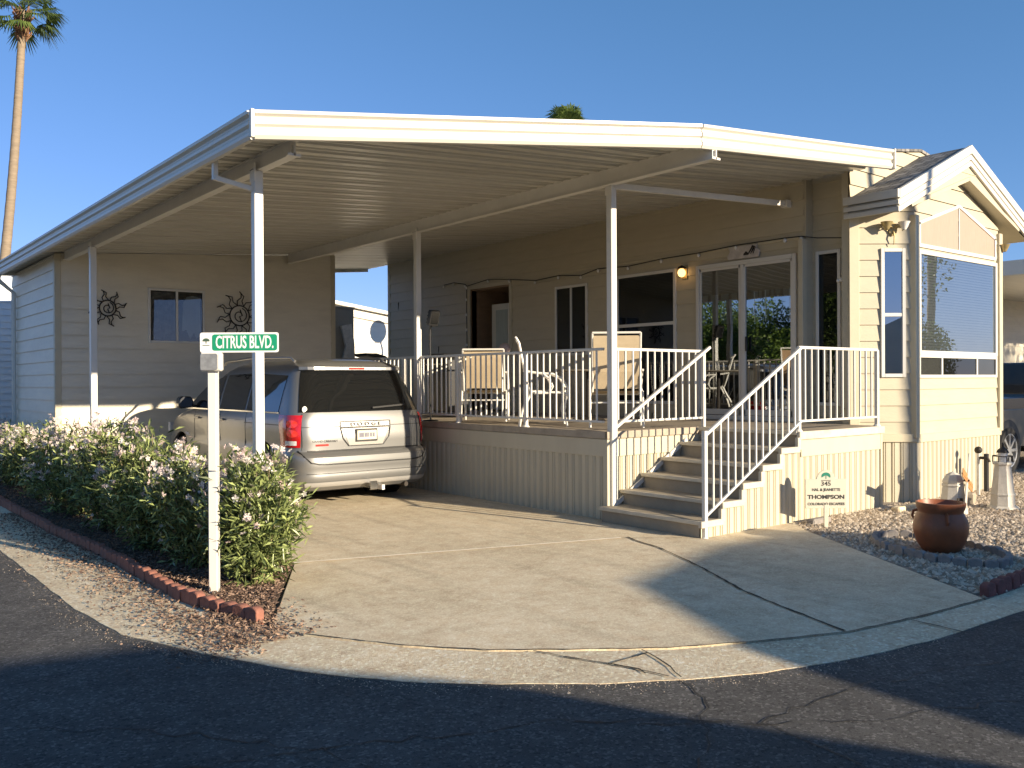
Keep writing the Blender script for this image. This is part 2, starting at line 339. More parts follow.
def siding(mb, o, u, nrm, a0, a1, z0, z1, holes=(), course=.2, lap=.018, top=None):
    """lap siding: o origin, u horizontal direction, nrm outward normal; holes (a0,a1,z0,z1); top(a)->z limit"""
    o = Vector(o); u = Vector(u); nrm = Vector(nrm); k = 0; z = z0
    zs = []
    while z < z1-1e-6:
        zs.append((z, min(z+course, z1))); z += course
    for (za, zb) in zs:
        cuts = sorted(set([za, zb]+[h for q in holes for h in q[2:4] if za < h < zb]))
        for c0, c1 in zip(cuts[:-1], cuts[1:]):
            ivs = [(a0, a1)]
            for h in holes:
                if h[2] < (c0+c1)/2 < h[3]:
                    nv = []
                    for (p, q) in ivs:
                        if h[0] > p: nv.append((p, min(q, h[0])))
                        if h[1] < q: nv.append((max(p, h[1]), q))
                    ivs = [i for i in nv if i[1]-i[0] > 1e-4]
            f0 = lap*(1-(c0-za)/course); f1 = lap*(1-(c1-za)/course)
            for (p, q) in ivs:
                if top:   # clip linearly: sample in columns
                    n = max(1, int((q-p)/.05)); 
                    for i in range(n):
                        x0 = p+(q-p)*i/n; x1 = p+(q-p)*(i+1)/n; t0 = min(c1, top(x0)); t1 = min(c1, top(x1))
                        if t0 <= c0 and t1 <= c0: continue
                        t0 = max(t0, c0); t1 = max(t1, c0)
                        mb.add([o+u*x0+nrm*f0+Vector((0, 0, c0)), o+u*x1+nrm*f0+Vector((0, 0, c0)), o+u*x1+nrm*f1+Vector((0, 0, t1)), o+u*x0+nrm*f1+Vector((0, 0, t0))], [(0, 1, 2, 3)])
                    if c0 == za: pass
                else:
                    mb.add([o+u*p+nrm*f0+Vector((0, 0, c0)), o+u*q+nrm*f0+Vector((0, 0, c0)), o+u*q+nrm*f1+Vector((0, 0, c1)), o+u*p+nrm*f1+Vector((0, 0, c1))], [(0, 1, 2, 3)])
                    if c0 == za:
                        mb.add([o+u*p+Vector((0, 0, c0)), o+u*q+Vector((0, 0, c0)), o+u*q+nrm*f0+Vector((0, 0, c0)), o+u*p+nrm*f0+Vector((0, 0, c0))], [(0, 1, 2, 3)])
    return mb
def ribbed(mb, o, u, nrm, a0, a1, z0, z1, pitch=.115, d=.014, top=None):
    """vertical ribbed skirting panel, irregular battens"""
    o = Vector(o); u = Vector(u); nrm = Vector(nrm); a = a0; pts = [(a0, 0)]
    pat = [(.55, 0), (.62, -1), (.70, -1), (.77, 0), (.90, 0), (.93, -1), (.97, -1), (1, 0)]
    while a < a1:
        for (f, dd) in pat:
            x = a+f*pitch*1.0
            if x < a1: pts.append((x, dd*d))
        a += pitch
    pts.append((a1, 0))
    for (x0, d0), (x1, d1) in zip(pts[:-1], pts[1:]):
        t0 = min(z1, top(x0)) if top else z1; t1 = min(z1, top(x1)) if top else z1
        mb.add([o+u*x0+nrm*d0+Vector((0, 0, z0)), o+u*x1+nrm*d1+Vector((0, 0, z0)), o+u*x1+nrm*d1+Vector((0, 0, t1)), o+u*x0+nrm*d0+Vector((0, 0, t0))], [(0, 1, 2, 3)])
    return mb
def window(parent, o, u, nrm, a0, a1, z0, z1, fw_=.05, glass=None, mull=(), rails=(), back=None, name='window', label=None, proud=.03, backmat=None):
    """frame part with pane sub-part and dark backing"""
    o = Vector(o); u = Vector(u); nrm = Vector(nrm)
    f = MB()
    def bar(p0, p1, q0, q1, t=proud, t0=.0):
        c = o+u*((p0+p1)/2)+nrm*((t+t0)/2)+Vector((0, 0, (q0+q1)/2)); f.obox(c, u, nrm, (0, 0, 1), (p1-p0)/2, (t-t0)/2, (q1-q0)/2)
    bar(a0, a0+fw_, z0, z1); bar(a1-fw_, a1, z0, z1); bar(a0+fw_, a1-fw_, z1-fw_, z1); bar(a0+fw_, a1-fw_, z0, z0+fw_)
    for mm in mull: bar(mm-fw_*.45, mm+fw_*.45, z0+fw_, z1-fw_, proud*.9)
    for rr in rails: bar(a0+fw_, a1-fw_, rr-fw_*.5, rr+fw_*.5, proud*.8)
    fo = f.build(name, m_wframe, parent, bevel=.004)
    if label: fo['label'] = label
    g = MB(); t = .018
    (g.add if u.cross(Vector((0, 0, 1))).dot(nrm) > 0 else lambda v, f: g.add(v, [tuple(reversed(q)) for q in f]))([o+u*(a0+.01)+nrm*t+Vector((0, 0, z0+.01)), o+u*(a1-.01)+nrm*t+Vector((0, 0, z0+.01)), o+u*(a1-.01)+nrm*t+Vector((0, 0, z1-.01)), o+u*(a0+.01)+nrm*t+Vector((0, 0, z1-.01))], [(0, 1, 2, 3)])
    g.build('pane', glass or m_glass, fo, fix=False)
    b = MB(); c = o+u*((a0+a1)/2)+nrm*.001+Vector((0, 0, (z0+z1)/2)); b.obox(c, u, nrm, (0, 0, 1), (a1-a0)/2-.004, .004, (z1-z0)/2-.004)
    b.build('pane_backing', backmat or m_dark, fo)  # flat backing panel; the dark ones paint an unlit room
    return fo
def ico(mb, c, r, n=1, sq=(1, 1, 1)):
    bm = bmesh.new(); bmesh.ops.create_icosphere(bm, subdivisions=n, radius=r)
    vs = [Vector((v.co.x*sq[0], v.co.y*sq[1], v.co.z*sq[2]))+Vector(c) for v in bm.verts]; fs = [tuple(v.index for v in f.verts) for f in bm.faces]; bm.free()
    return mb.add(vs, fs)
def fast_mesh(name, V, Fs, m, parent=None, loc=None):
    me = bpy.data.meshes.new(name); k = Fs.shape[1]
    me.vertices.add(len(V)); me.vertices.foreach_set('co', np.asarray(V, np.float32).ravel())
    me.loops.add(Fs.size); me.loops.foreach_set('vertex_index', Fs.astype(np.int32).ravel())
    me.polygons.add(len(Fs)); me.polygons.foreach_set('loop_start', np.arange(0, Fs.size, k, dtype=np.int32))
    me.update(calc_edges=True); me.materials.append(m)
    o = bpy.data.objects.new(name, me); C.objects.link(o)
    if parent is not None: o.parent = parent
    if loc is not None: o.location = loc
    return o
def blades(rng, P, D, L, Wd, fold=.25, droop=.15):
    """leaf blades: 2 quads each (pointed lozenge split on a rib); returns V, F quads"""
    n = len(P); D = D/np.linalg.norm(D, axis=1, keepdims=True)
    rnd = rng.normal(size=(n, 3)); S = np.cross(D, rnd); S /= np.linalg.norm(S, axis=1, keepdims=True); N = np.cross(S, D)
    L = L[:, None]; Wd = Wd[:, None]
    base = P; mid = P+D*L*.5; tip = P+D*L-np.array([0, 0, 1.])*L*droop
    a = mid+S*Wd/2+N*Wd*fold; b = mid-S*Wd/2+N*Wd*fold
    q1 = P+D*L*.22+S*Wd*.32+N*Wd*fold*.6; q2 = P+D*L*.22-S*Wd*.32+N*Wd*fold*.6
    V = np.stack([base, mid, tip, a, b], 1).reshape(-1, 3)
    i = np.arange(n)*5
    Fq = np.concatenate([np.stack([i, i+3, i+2, i+1], 1), np.stack([i, i+1, i+2, i+4], 1)])
    return V, Fq

# ============================================================ GROUND
def st(o): o['kind'] = 'structure'; return o
st(MB().add([(-900, -900, -.045), (900, -900, -.045), (900, 900, -.045), (-900, 900, -.045)], [(0, 1, 2, 3)]).build('ground', m_dirt))
asph_edge = [(-5.53, 14), (-5.53, 2.5), (-5.52, .6), (-5.52, -.38), (-5.45, -1.2), (-5.20, -1.90), (-4.89, -2.57), (-4.56, -3.06), (-4.18, -3.41), (-3.78, -3.74), (-3.41, -3.97), (-3.01, -4.17), (-2.41, -4.34), (-1.68, -4.45), (-.48, -4.52), (2, -4.55), (60, -4.55)]
rnd = random.Random(5)
def rough(pl, amp=.012, step=.12):
    out = []
    for (a, b) in zip(pl[:-1], pl[1:]):
        n = max(1, min(40, int(math.dist(a, b)/step)))
        for i in range(n):
            t = i/n; out.append((a[0]+(b[0]-a[0])*t+rnd.uniform(-amp, amp), a[1]+(b[1]-a[1])*t+rnd.uniform(-amp, amp)))
    out.append(pl[-1]); return out
ae = rough(asph_edge)
st(MB().sheet(ae+[(60, -12.9), (-14, -12.9), (-14, 60), (-5.53, 60)], -.011).build('road', m_asph))
# gutter pan between road and driveway
ap_in = [(-4.98, 5.9), (-4.95, 3.2), (-4.86, 1.53), (-4.86, .08), (-4.86, -.62), (-4.78, -1.15), (-4.68, -1.66), (-4.61, -1.98), (-4.26, -2.58), (-3.91, -2.98), (-3.55, -3.27), (-3.08, -3.62), (-2.57, -3.86), (-1.99, -4.09), (-1.25, -4.20), (-.48, -4.25), (.15, -4.25), (2, -4.27), (30, -4.27)]
ap_out = [(x-.02 if x < -4 else x, y-.0) for x, y in asph_edge[1:]]
apo = [(-5.53, 5.9), (-5.54, 2.5), (-5.53, .6), (-5.52, -.38), (-5.45, -1.22), (-5.2, -1.93), (-4.9, -2.6), (-4.57, -3.08), (-4.19, -3.44), (-3.79, -3.77), (-3.42, -4.0), (-3.01, -4.2), (-2.41, -4.37), (-1.68, -4.48), (-.48, -4.55), (2, -4.58), (30, -4.58)]
st(MB().sheet(rough(apo, .008)+list(reversed(ap_in)), -.007, .02).build('gutter', m_apron))
slab = [(.02, 9), (-3.68, 9), (-3.70, .05), (-4.66, -1.68), (-4.59, -1.98), (-4.24, -2.57), (-3.89, -2.96), (-3.53, -3.25), (-3.06, -3.60), (-2.56, -3.84), (-1.98, -4.07), (-1.24, -4.18), (-.49, -4.23), (1.07, -1.79), (1.5, -1.36), (1.5, .02), (.02, .02)]
st(MB().sheet(slab, -.002, .06).build('driveway', m_conc))
jm = MB()
def strip(pl, wd, z=.004, amp=.006, wv=.4):
    pl = rough(pl, amp, .08); pts = [Vector((x, y, z)) for x, y in pl]
    for a, b in zip(pts[:-1], pts[1:]):
        d = (b-a).normalized(); s = Vector((-d.y, d.x, 0))*wd/2*rnd.uniform(1-wv, 1+wv)
        jm.add([a-s, b-s, b+s, a+s], [(0, 1, 2, 3)])
strip([(-.62, -.90), (-.70, -1.08), (-.81, -1.49), (-1.18, -2.27), (-1.59, -2.99), (-1.77, -3.44), (-1.99, -4.06)], .018)
strip([(-4.59, -1.97), (-4.24, -2.575), (-3.9, -2.97), (-3.54, -3.26), (-3.07, -3.61), (-2.57, -3.85), (-1.99, -4.08), (-1.25, -4.19), (-.48, -4.24)], .011, .003)
strip([(-.71, -.9), (.0, -1.5)], .008)
for pl in ([(-3.22, -3.52), (-3.3, -3.75), (-3.42, -3.98)], [(-1.43, -4.19), (-1.45, -4.55)], [(-3.72, -3.14), (-3.62, -3.42), (-3.52, -3.66), (-3.46, -3.93)], [(-3.56, -3.58), (-3.24, -3.58)]): strip(pl, .012, .001, .006)
strip([(-3.55, -3.62), (-3.49, -3.74), (-3.52, -3.82)], .016, .001, .008, .8)
st(jm.build('driveway_joints', m_crack, fix=False))
jm = MB(); strip([(-3.70, .06), (-2.2, -.42), (-.70, -.89)], .042, .005, .003, .15)
st(jm.build('driveway_joint_filler', mat('joint_filler', (.92, .85, .70), .8), fix=False))
jm = MB()
for pl in ([(-6.4, -3.2), (-5.3, -3.6), (-4.3, -4.0), (-3.6, -4.6), (-2.9, -4.6), (-1.5, -5.0), (1.5, -5.2)], [(-5.3, -3.6), (-5.1, -4.4), (-4.6, -5.0), (-4.5, -5.8)], [(-3.6, -4.6), (-3.7, -5.3), (-3.2, -6.0)], [(-4.3, -4.0), (-4.0, -4.3), (-3.2, -4.9), (-2.2, -5.3), (-1, -6)], [(-6.4, -2.4), (-5.8, -2.9), (-5.3, -3.6)], [(-3.42, -4.0), (-3.6, -4.3), (-4, -4.6), (-4.6, -5)]):
    strip(pl, .0055, -.007, .03, .7)
st(jm.build('road_cracks', mat('tar', (.018, .018, .019), .6), fix=False))
# planting bed and gravel yard
bed = [(-4.90, 12.4), (-4.93, 5.9), (-4.90, 3.2), (-4.83, 1.53), (-4.83, .08), (-4.83, -.62), (-4.75, -1.15), (-4.66, -1.58), (-3.72, .03), (-3.70, 12.4)]
st(MB().sheet(bed, -.002, .03).build('planting_bed', m_mulch))
st(MB().sheet([(1.09, -1.80), (-.45, -4.23), (30, -4.25), (30, 3), (7.3, 3), (7.3, -.8), (1.5, -.8), (1.5, -1.39)], -.012, .03).build('gravel_bed', m_gravelbase))
rng = np.random.default_rng(3)
def pebbles(name, n, sampler, size, z0, m):
    P = sampler(n); n = len(P)
    s = size[0]+(size[1]-size[0])*rng.random(n)**1.8
    base = np.array([[1, 0, 0], [0, 1, 0], [-1, 0, 0], [0, -1, 0], [0, 0, 1], [.7, .7, .45], [-.7, -.7, .4]], float)
    base = np.array([[1, .1, -.1], [.2, 1, .1], [-1, .2, 0], [-.1, -1, -.1], [.1, 0, .75]], float)
    V = base[None]*s[:, None, None]*rng.uniform(.55, 1.25, (n, 5, 3))
    a = rng.uniform(0, 6.28, n); ca, sa = np.cos(a)[:, None], np.sin(a)[:, None]
    X = V[..., 0]*ca-V[..., 1]*sa; Y = V[..., 0]*sa+V[..., 1]*ca
    V = np.stack([X+P[:, 0:1], Y+P[:, 1:2], V[..., 2]+z0], 2).reshape(-1, 3); i = np.arange(n)*5
    Fq = np.concatenate([np.stack([i+a_, i+b_, i+4], 1) for a_, b_ in ((0, 1), (1, 2), (2, 3), (3, 0))])
    return fast_mesh(name, V, Fq, m)
def samp_gravel(n):
    p = np.stack([rng.uniform(-.5, 9.5, n), rng.uniform(-4.22, 1.5, n)], 1)
    ok = (p[:, 1] > -4.22) & ((p[:, 0]-1.07)*(-2.44)-(p[:, 1]+1.79)*(-1.55) < -.03*2.9) & ((p[:, 1] < -1.42) | (p[:, 0] > 6.6) | ((p[:, 0] > 3.3) & (p[:, 1] < -1.4)))
    return p[ok]
g = pebbles('gravel', 90000, samp_gravel, (.008, .034), -.008, m_pebble); tag(g, 'mixed tan and grey gravel covering the yard beside the driveway', 'gravel', kind='stuff')

def samp_grit(n):
    k = rng.integers(1, len(ap_out)-3, n); t = rng.random(n); A = np.array(ap_out[:-1]); p = A[k-1]+(A[np.minimum(k, len(A)-1)]-A[k-1])*t[:, None]
    return p+np.stack([-np.abs(rng.normal(0, .08, n)), -np.abs(rng.normal(0, .08, n))], 1)
g = pebbles('road_grit', 1500, samp_grit, (.002, .006), -.010, m_pebble); tag(g, 'loose sandy grit washed onto the asphalt along the gutter', 'grit', kind='stuff')
# litter of dry leaves
def litter(name, n, fn, label):
    P = fn(n); n = len(P); D = rng.normal(size=(n, 3)); D[:, 2] *= .22
    V, Fq = blades(rng, np.column_stack([P, rng.uniform(.0, .02, n)-.002]), D, rng.uniform(.014, .042, n), rng.uniform(.007, .016, n), .4, -.05)
    V[:, 2] = np.maximum(V[:, 2], -.004)
    o = fast_mesh(name, V, Fq, m_litter); return tag(o, label, 'leaf litter', kind='stuff')
def lit_bed(n):
    y = rng.uniform(-1.6, 9, n); y = np.where(rng.random(n) < .5, rng.uniform(-1.6, 1.2, n), y); x = rng.uniform(-4.86, -3.72, n)
    ok = ~((y < .05) & (x > -4.66+(y+1.6)*.56)); return np.stack([x, y], 1)[ok]
litter('leaf_litter', 26000, lit_bed, 'brown dry leaf litter under the oleander shrubs')
def lit_out(n):
    y = rng.uniform(-2.2, 5, n); x = -4.92-np.abs(rng.normal(0, .22, n)); k = rng.random(n) < .3
    y2 = rng.uniform(-2.0, -1.1, n); x2 = -4.75+rng.normal(0, .18, n)-(y2+1.1)*-.12
    return np.stack([np.where(k, x2, x), np.where(k, y2, y)], 1)
litter('leaf_litter', 6000, lit_out, 'scattered dry leaves blown onto the gutter outside the red edging')

# ============================================================ edging bricks
def scallop():
    mb = MB(); n = 8; prof = []
    for i in range(n+1):
        t = math.pi*i/n; prof.append((-.062*math.cos(t), .062+.030*math.sin(t)))
    poly = [(-.062, -.04)]+prof+[(.062, -.04)]
    poly = [(-.064, -.04), (.064, -.04)]+list(reversed(prof))
    return mb.prism(poly, (0, 0, 0), (1, 0, 0), (0, 0, 1), (0, -1, 0), -.032, .032)
def edging(path, proto, step, rz=0):
    pts = [Vector((x, y, 0)) for x, y in path]; d = 0; out = []; seg = 0
    L = [0]
    for a, b in zip(pts[:-1], pts[1:]): L.append(L[-1]+(b-a).length)
    s = step/2
    first = True
    while s < L[-1]:
        i = max(k for k in range(len(L)-1) if L[k] <= s); t = (s-L[i])/(L[i+1]-L[i]); p = pts[i].lerp(pts[i+1], t); dd = pts[i+1]-pts[i]
        a = math.atan2(dd.y, dd.x)+rnd.uniform(-.07, .07)
        c = proto if first else inst(proto, (0, 0, 0)); first = False
        c.location = (p.x+rnd.uniform(-.006, .006), p.y+rnd.uniform(-.006, .006), rnd.uniform(-.012, .004)); c.rotation_euler = (rnd.uniform(-.06, .06), rnd.uniform(-.05, .05), a+rz)
        s += step
b1 = scallop().build('edging_brick', m_brick, base=(0, 0, 0), bevel=.006)
tag(b1, 'scalloped red brick edging block in the curved row along the oleander bed', 'edging brick', 'red scalloped edging blocks along the oleander bed')
edging([(-4.98, 8), (-4.95, 3.2), (-4.87, 1.53), (-4.87, .08), (-4.87, -.62), (-4.79, -1.15), (-4.67, -1.62)], b1, .135)
b2 = scallop().build('edging_brick', m_redcurb, base=(0, 0, 0), bevel=.006)
tag(b2, 'dark maroon scalloped block in the straight row between gravel yard and street', 'edging brick', 'maroon edging blocks along the gravel yard')
edging([(-.40, -4.2), (.3, -4.2), (3, -4.2)], b2, .135)
b3 = scallop().build('edging_stone', m_greystone, base=(0, 0, 0), bevel=.006)
tag(b3, 'small grey scalloped edging stone in the ring around the terracotta pot', 'edging stone', 'scalloped stones ringing the terracotta pot')
ring = [(1.03-.45*.74*math.cos(t)+.89*.42*math.sin(t), -3.17-.89*.74*math.cos(t)-.45*.40*math.sin(t)) for t in [R_(a) for a in range(150, 511, 12)]]
b3.scale = (.85, .85, .72); edging(ring, b3, .115)

# ============================================================ HOUSE
XW = 3.4; YC = -.92; BY = -1.43; RX = 5.22
house = thing('park_model_home', 'cream lap-sided park model home with a gabled bay window and grey shingle roof', 'house', (3.4, -1.4, 0))
nX = (-1, 0, 0); nY = (0, -1, 0)
# main side wall x = XW from y=-.27 to 10.35; recessed end strip x=3.6
holes = [(5.98, 7.22, 0, 3.36), (3.9, 4.66, 2.0, 3.18), (1.94, 3.17, 1.2, 3.24), (-.15, 1.5, 0, 3.22)]
mb = MB(); rj = random.Random(8)
for k in range(12):
    z = .85+.205*k
    for q in range(2):
        y = rj.uniform(.2, 10)
        if not any(h[0]-.05 < y < h[1]+.05 and h[2]-.2 < z < h[3] for h in holes): mb.box(XW-.0185, XW-.001, y, y+.004, z+.004, z+.19)
mb.build('butt_joints', m_crack, house)
siding(MB(), (XW, 0, 0), (0, 1, 0), nX, -.27, 10.35, .85, 4.30, holes, .205).build('side_wall', m_side, house, fix=False)
mb = MB()
mb.box(XW+.03, XW+.15, -.27, 5.98, .0, 4.3).box(XW+.03, XW+.15, 7.22, 10.35, 0, 4.3).box(XW+.03, XW+.15, 5.98, 7.22, 3.36, 4.3).box(XW+.15, 6.9, 10.2, 10.35, 0, 4.3).box(7.0, 7.1, YC, 10.35, 0, 4.3)
mb.box(3.75, 7.0, 10.05, 10.2, 0, 4.2)
mb.build('wall_core', m_trim, house)
siding(MB(), (XW+.16, 0, 0), (0, 1, 0), nX, YC, -.30, .85, 4.30, [(-.69, -.36, 1.2, 3.23)], .205).build('recessed_side_wall', m_side, house, fix=False)
mb = MB(); mb.box(XW+.165, XW+.2, YC+.02, -.28, 0, 4.3); mb.box(XW-.005, XW+.2, -.30, -.27, .9, 4.2); mb.build('wall_return', m_side, house)
# end wall above the bay roof
gt = lambda a: 4.50+.17*(1-abs(a-RX)/1.9)*1.9 if abs(a-RX) < 1.9 else 4.5
siding(MB(), (0, YC, 0), (1, 0, 0), nY, 3.4, 7.1, 3.4, 5.0, (), .205, top=lambda a: 4.41+.29*(1-abs(a-RX)/1.9)).build('end_wall', m_side, house, fix=False)
MB().prism([(3.42, 0), (7.08, 0), (7.08, 4.40), (RX, 4.68), (3.42, 4.40)], (0, YC, 0), (1, 0, 0), (0, 0, 1), (0, 1, 0), .03, .12).build('end_wall_core', m_side, house)
# main roof
mb = MB()
for sx in (-1, 1):
    x0 = RX; x1 = RX+sx*2.0
    mb.prism([(x0, 4.71), (x1, 4.41), (x1, 4.44), (x0, 4.745)], (0, 0, 0), (1, 0, 0), (0, 0, 1), (0, 1, 0), YC-.02, 10.5)
mb.build('main_roof', m_shingle, house)
# corner boards
for bx_ in ((3.395, 3.47, YC-.02, YC+.10, .9, 3.60), (3.397, 3.52, YC+.1, YC+.11, .9, 3.5), (XW-.10, XW, -.31, -.24, .97, 3.40), (XW-.022, XW, 5.9, 5.98, .97, 3.42),
            (XW-.022, XW, 7.22, 7.30, .97, 3.42), (XW-.022, XW, 5.98, 7.22, 3.36, 3.42), (XW-.02, XW, 10.27, 10.36, .85, 4.3), (XW-.026, XW+.01, -.27, 4.6, 3.415, 3.445)):
    MB().box(*bx_).build('corner_trim', m_trim, house, bevel=.003)
# doorway alcove
mb = MB(); mb.box(XW+.02, 4.6, 7.22, 7.25, .97, 3.36); mb.box(4.57, 4.6, 5.98, 7.22, .97, 3.36); mb.box(XW+.02, 4.6, 5.95, 5.98, .97, 3.36); mb.box(XW+.03, 4.6, 5.98, 7.22, 3.33, 3.36)
mb.build('entry_alcove', m_brownwall, house)
dr = MB().box(3.68, 3.72, 6.28, 6.90, .99, 3.05).build('entry_door', m_wframe, house, bevel=.004)
MB().box(3.672, 3.68, 6.40, 6.76, 1.7, 2.93).build('door_glass', m_curtain, dr)
# windows on the side wall
window(house, (XW, 0, 0), (0, 1, 0), nX, 3.86, 4.68, 1.98, 3.19, .045, mull=[4.27], proud=.035)
w2 = window(house, (XW, 0, 0), (0, 1, 0), nX, 1.92, 3.18, 1.18, 3.24, .05, rails=[2.42], proud=.035)
# curtain drape behind upper glass handled by reflection; sliding patio door
sdoor = window(house, (XW, 0, 0), (0, 1, 0), nX, -.17, 1.52, .98, 3.23, .06, mull=[.70], proud=.05, name='sliding_door', glass=m_doorglass)
mb = MB()
for y0, y1, t in ((.74, 1.46, .03), (-.11, .68, .038)):
    for (a, b, c, d) in ((y0, y0+.03, 1.05, 3.17), (y1-.03, y1, 1.05, 3.17), (y0, y1, 3.13, 3.17), (y0, y1, 1.05, 1.13)): mb.box(XW-t, XW-.006, a, b, c, d)
mb.build('door_sash', m_wframe, sdoor, bevel=.003)
MB().box(XW-.075, XW-.05, .60, .63, 1.95, 2.15).build('handle', m_black, sdoor, bevel=.004)
# curtain folds inside door
mb = MB(); pts = []
for i in range(60):
    y = -.08+1.5*i/59; pts.append((XW-.008-.006*(math.sin(i*1.7)+math.sin(i*.9)), y))
for a, b in zip(pts[:-1], pts[1:]):
    if .55 < (a[1]+b[1])/2 < .80: continue
    mb.add([(a[0], a[1], 2.35), (b[0], b[1], 2.35), (b[0], b[1], 2.78), (a[0], a[1], 2.78)], [(0, 1, 2, 3)])
mb.build('valance', m_curtain, sdoor)
window(house, (XW+.16, 0, 0), (0, 1, 0), nX, -.71, -.35, 1.2, 3.24, .045, proud=.03, label='tall narrow window at the front corner of the side wall')
# ---- bay
ub = Vector((math.cos(R_(38)), -math.sin(R_(38)), 0)); nb = Vector((-math.sin(R_(38)), -math.cos(R_(38)), 0))
BX0, BX1 = 4.04, 6.45
ob = Vector((BX0, BY, 0))-ub*.82      # start of the angled facet
SK = .80
siding(MB(), ob, ub, nb, .0, .82, SK, 3.84, [(.40, .68, 1.57, 3.19)], .205).build('bay_side_wall', m_side, house, fix=False)
ub2 = Vector((ub.x, -ub.y, 0)); nb2 = Vector((-nb.x, nb.y, 0)); ob2 = Vector((BX1, BY, 0))
siding(MB(), ob2, ub2, nb2, 0, .82, SK, 3.62, [], .205).build('bay_side_wall', m_side, house, fix=False)
apex = lambda a: 3.66+.42*(1-abs(a-RX)/1.25)*1.25
siding(MB(), (0, BY, 0), (1, 0, 0), nY, BX0, BX1, SK, 4.3, [(4.11, 6.34, 1.57, 3.19)], .205, top=lambda a: 3.70+.40*(1.25-abs(a-RX))).build('bay_front_wall', m_side, house, fix=False)
core = [(ob.x+.0, ob.y), (BX0, BY), (BX1, BY), (BX1+.646, BY+.505)]
inn = [(ob.x+.04, ob.y+.02), (BX0+.012, BY+.03), (BX1-.012, BY+.03), (BX1+.62, BY+.52)]
MB().prism(inn, (0, 0, 0), (1, 0, 0), (0, 1, 0), (0, 0, 1), 0, 3.64).build('bay_core', m_trim, house)
for (x, y) in ((BX0, BY), (BX1, BY)): MB().obox((x, y, (SK+3.62)/2), (1, 0, 0), (0, 1, 0), (0, 0, 1), .05, .05, (3.62-SK)/2).build('bay_corner_post', m_trim, house, bevel=.006)
mb = MB(); mb.obox(ob+ub*.05+nb*.012+Vector((0, 0, (SK+3.6)/2)), ub, nb, (0, 0, 1), .065, .012, (3.6-SK)/2)
mb.build('corner_board', m_trim, house, bevel=.006)
# bay band and skirting
mb = MB()
mb.obox(ob+ub*.41+nb*.02+Vector((0, 0, SK)), ub, nb, (0, 0, 1), .425, .02, .05); mb.box(BX0-.01, BX1+.01, BY-.042, BY, SK-.06, SK+.045)
mb.build('water_table_trim', m_trim, house, bevel=.004)
ribbed(MB(), (0, BY-.02, 0), (1, 0, 0), nY, BX0, BX1, -.05, SK-.05, .112).build('skirting', m_skirt, house, fix=False); ribbed(MB(), ob+nb*.012, ub, nb, 0, .83, -.05, SK-.05, .112).build('skirting', m_skirt, house, fix=False)
# bay windows
window(house, ob, ub, nb, .385, .70, 1.57, 3.20, .045, rails=[2.36], glass=m_bayglass, proud=.035, backmat=m_screen, label='narrow two-pane window on the angled side of the bay')
bw = window(house, (0, BY, 0), (1, 0, 0), nY, 4.10, 6.35, 1.86, 3.19, .05, glass=m_bayglass, proud=.04, label='large picture window in the front of the bay')
mb = MB(); z = 1.93
while z < 3.12:
    mb.obox((5.225, BY-.010, z), (1, 0, 0), (0, .3, .95), (0, -.95, .3), 1.07, .019, .002); z += .036
mb.build('blind', m_blind, bw)
lw = window(house, (0, BY, 0), (1, 0, 0), nY, 4.10, 6.35, 1.56, 1.86, .04, mull=[4.72, 5.73], proud=.036, backmat=m_screen, label='low row of three small sliding panes under the picture window')
MB().box(4.76, 5.69, BY-.012, BY-.005, 1.61, 1.81).build('dark_opening', m_dark, lw)  # flat panel painting the dark room behind the middle pane
# trapezoid panels in the gable
mb = MB(); z0 = 3.27
mb.prism([(4.16, z0), (5.20, z0), (5.20, 3.84), (4.16, 3.52)], (0, BY, 0), (1, 0, 0), (0, 0, 1), (0, -1, 0), .004, .018)
mb.prism([(5.24, z0), (6.30, z0), (6.30, 3.52), (5.24, 3.84)], (0, BY, 0), (1, 0, 0), (0, 0, 1), (0, -1, 0), .004, .018)
gp = mb.build('gable_panel', m_pink, house)
mb = MB(); P = lambda x, z: (x, BY-.015, z)
mb.beam(P(4.12, z0-.02), P(6.34, z0-.02), .03, .045); mb.beam(P(4.14, z0), P(4.14, 3.54), .03, .04, (1, 0, 0)); mb.beam(P(6.32, z0), P(6.32, 3.54), .03, .04, (1, 0, 0))
mb.beam(P(4.12, 3.53), P(5.22, 3.87), .03, .04); mb.beam(P(6.34, 3.53), P(5.22, 3.87), .03, .04); mb.box(5.212, 5.23, BY-.025, BY-.004, z0, 3.84)
mb.build('panel_frame', m_wframe, gp)
# bay roof : gable, ridge along y
EX0, EX1 = 3.33, 7.11; ZE, ZP = 3.80, 4.63; YF = -1.58
mb = MB()
for sx in (-1, 1):
    xe = EX0 if sx < 0 else EX1
    mb.prism([(xe, ZE-.02), (RX, ZP-.02), (RX, ZP+.012), (xe, ZE+.012)], (0, 0, 0), (1, 0, 0), (0, 0, 1), (0, 1, 0), YF+.01, YC)
mb.build('bay_roof', m_shingle, house)
